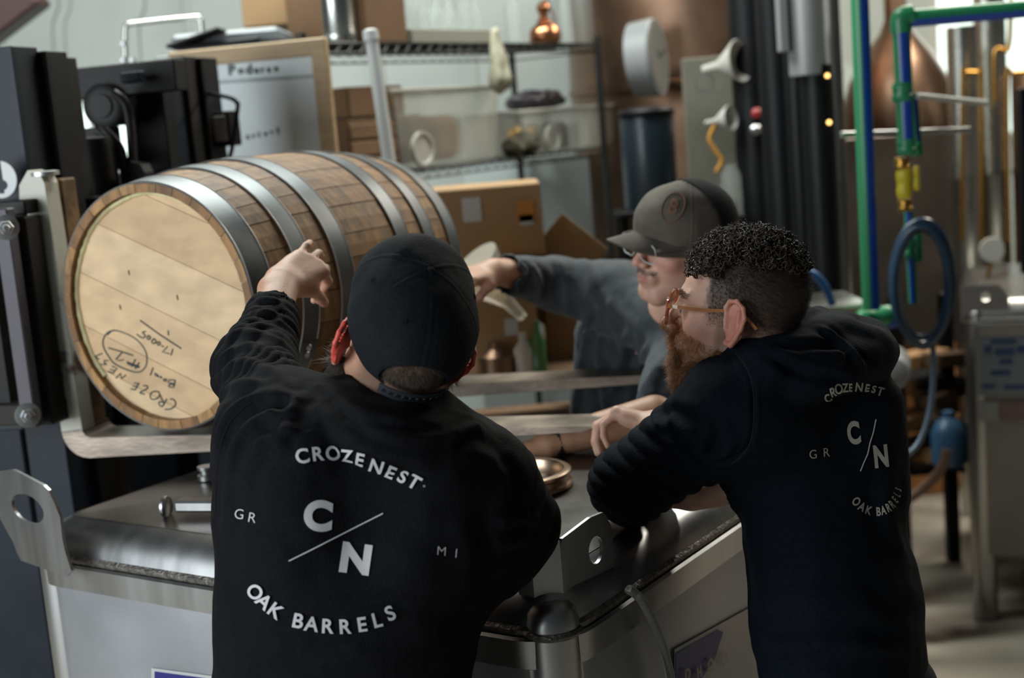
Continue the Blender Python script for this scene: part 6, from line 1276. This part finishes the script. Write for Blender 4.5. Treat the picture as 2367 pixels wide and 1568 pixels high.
# bench behind the second man
ob, c, X, D, w, h = block('work_table', 'steel-topped wooden work table behind the curly-haired person', 'table', mat('tan_bench', (.33, .24, .15), .5), 1840, 2000, 716, 745, 4.15, .30, .0)
MB().obox(c + EZ * (h / 2 + .006), X, D, EZ, w + .03, .32, .012, .003).build('table_top', M_STL2, ob)
for i in (-1, 1):
    for j in (-1, 1): MB().obox(V(c[0] + i * (w / 2 - .03), c[1] + j * .11, (c[2] - h / 2) / 2), (1, 0, 0), (0, 1, 0), EZ, .04, .04, c[2] - h / 2, .004).build('leg', M_BLACK, ob)
# clutter between table and right tote: rack of timber, grey motor, blue jug, floor pipe
rk = thing('timber_rack', 'stack of rough timber offcuts on a low black rack behind the floor pipe', 'timber', (P(2150, 1100, 5.2)[0], 5.3, 0))
random.seed(3)
for (x, y, L, an, wcol) in ((2120, 830, 110, 12, 0), (2190, 830, 90, 4, 1), (2110, 900, 130, -14, 0), (2180, 910, 100, 30, 1), (2130, 960, 140, 22, 0), (2190, 985, 110, -32, 1), (2120, 1030, 130, 16, 1), (2180, 1050, 90, 5, 0)):
    a_ = math.radians(an); k = 5.2; MB().beam(P(x - L / 2 * math.cos(a_), y + L / 2 * math.sin(a_), k), P(x + L / 2 * math.cos(a_), y - L / 2 * math.sin(a_), k + .15), .10, .055, bev=.004).build('board', [mat('raw_timber', (.38, .20, .08), .7, nscale=8, namt=.4), mat('dark_timber', (.14, .08, .04), .7, nscale=8, namt=.4)][wcol], rk)
for x in (2085, 2200): MB().obox(V(P(x, 900, 5.35)[0], 5.4, .55), (1, 0, 0), (0, 1, 0), EZ, .05, .05, 1.1, .004).build('rack_post', M_BLACK, rk)
for y in (880, 975, 1075): MB().beam(P(2080, y, 5.36), P(2205, y - 10, 5.36), .3, .02, bev=.004).build('rack_shelf', M_BLACK, rk)
p = P(2062, 850, 4.6); mono(MB().lathe(p, (-.3, -1, 0), [(.03, .12), (.055, .11), (.06, .10), (.06, -.1), (.03, -.14)], 28), 'pump_motor', M_GREYP, 'round grey pump motor beside the navy hood', 'motor', p - EZ * .06)
MB().obox(V(p[0], p[1], (p[2] - .06) / 2), (1, 0, 0), (0, 1, 0), EZ, .06, .10, p[2] - .05, .004).build('motor_stand', M_BLACK, [o_ for o_ in COL.objects if o_.name == 'pump_motor'][0])
p = P(2195, 1075, 4.9); mono(MB().lathe(p, EZ, [(.05, 0), (.062, .01), (.064, .12), (.045, .16), (.02, .18), (.02, .2)], 28), 'blue_jug', mat('blue_jug', (.03, .09, .18), .4), 'blue plastic jug on the rack beside the right tote', 'jug', p)
mono(MB().tube(smoothpath([P(2190, 1040, 4.8), P(2172, 1090, 4.8), P(2120, 1140, 4.85), P(2050, 1185, 4.9)], 6), .018, 12), 'floor_pipe', mat('rusty_pipe', (.20, .12, .09), .5), 'rusty pipe running down to the floor left of the right tote', 'pipe', P(2050, 1185, 4.9))
# --- second tote at the right
TC2 = V(P(2232, 900, 4.72)[0], 4.72, 0); zr2 = P(2240, 722, 4.72)[2] - .03
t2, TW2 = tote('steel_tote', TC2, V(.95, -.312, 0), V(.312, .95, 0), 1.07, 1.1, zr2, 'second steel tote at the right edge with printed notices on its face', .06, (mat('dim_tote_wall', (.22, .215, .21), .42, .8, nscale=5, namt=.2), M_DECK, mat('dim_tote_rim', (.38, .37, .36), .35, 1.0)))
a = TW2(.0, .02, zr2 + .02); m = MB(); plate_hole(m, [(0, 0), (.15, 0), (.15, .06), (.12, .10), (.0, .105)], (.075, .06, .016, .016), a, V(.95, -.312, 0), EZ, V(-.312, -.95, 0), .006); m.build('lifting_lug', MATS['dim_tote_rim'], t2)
O2_ = TW2(.05, -.002, 0); N2_ = V(-.312, -.95, 0); X2 = V(.95, -.312, 0)
def notice(x0, x1, y0, y1, m_, nm='notice'):
    return quadpatch(nm, [(x0, y0), (x1, y0 - (x1 - x0) * .03), (x1, y1 - (x1 - x0) * .03), (x0, y1)], O2_, N2_, m_, .002, t2)
nt = notice(2262, 2420, 775, 915, mat('notice_blue_grey', (.15, .17, .20), .6)); nt['label'] = 'pale notice with blue printing'
for (x0, x1, y0, y1) in ((2290, 2350, 785, 795), (2275, 2292, 800, 818), (2300, 2345, 805, 822), (2350, 2380, 800, 815), (2310, 2340, 830, 842), (2290, 2335, 856, 868), (2270, 2300, 888, 898), (2320, 2370, 890, 900)):
    quadpatch('notice_print', [(x0, y0), (x1, y0 - 1), (x1, y1 - 1), (x0, y1)], O2_, N2_, mat('notice_print', (.02, .05, .13), .6), .0035, nt)
n2 = notice(2262, 2308, 930, 975, mat('notice_grey', (.24, .24, .24), .6)); n3 = notice(2312, 2420, 930, 975, mat('notice_red', (.16, .10, .10), .6)); n3['label'] = 'reddish notice strip'
# black upright with blue grips at the right edge
mono(MB().obox(P(2366, 420, 4.2), (1, 0, 0), (0, 1, 0), EZ, .022, .03, .56, .004), 'black_upright', M_BLKP, 'black upright bar at the right picture edge', 'bar', P(2366, 620, 4.2))
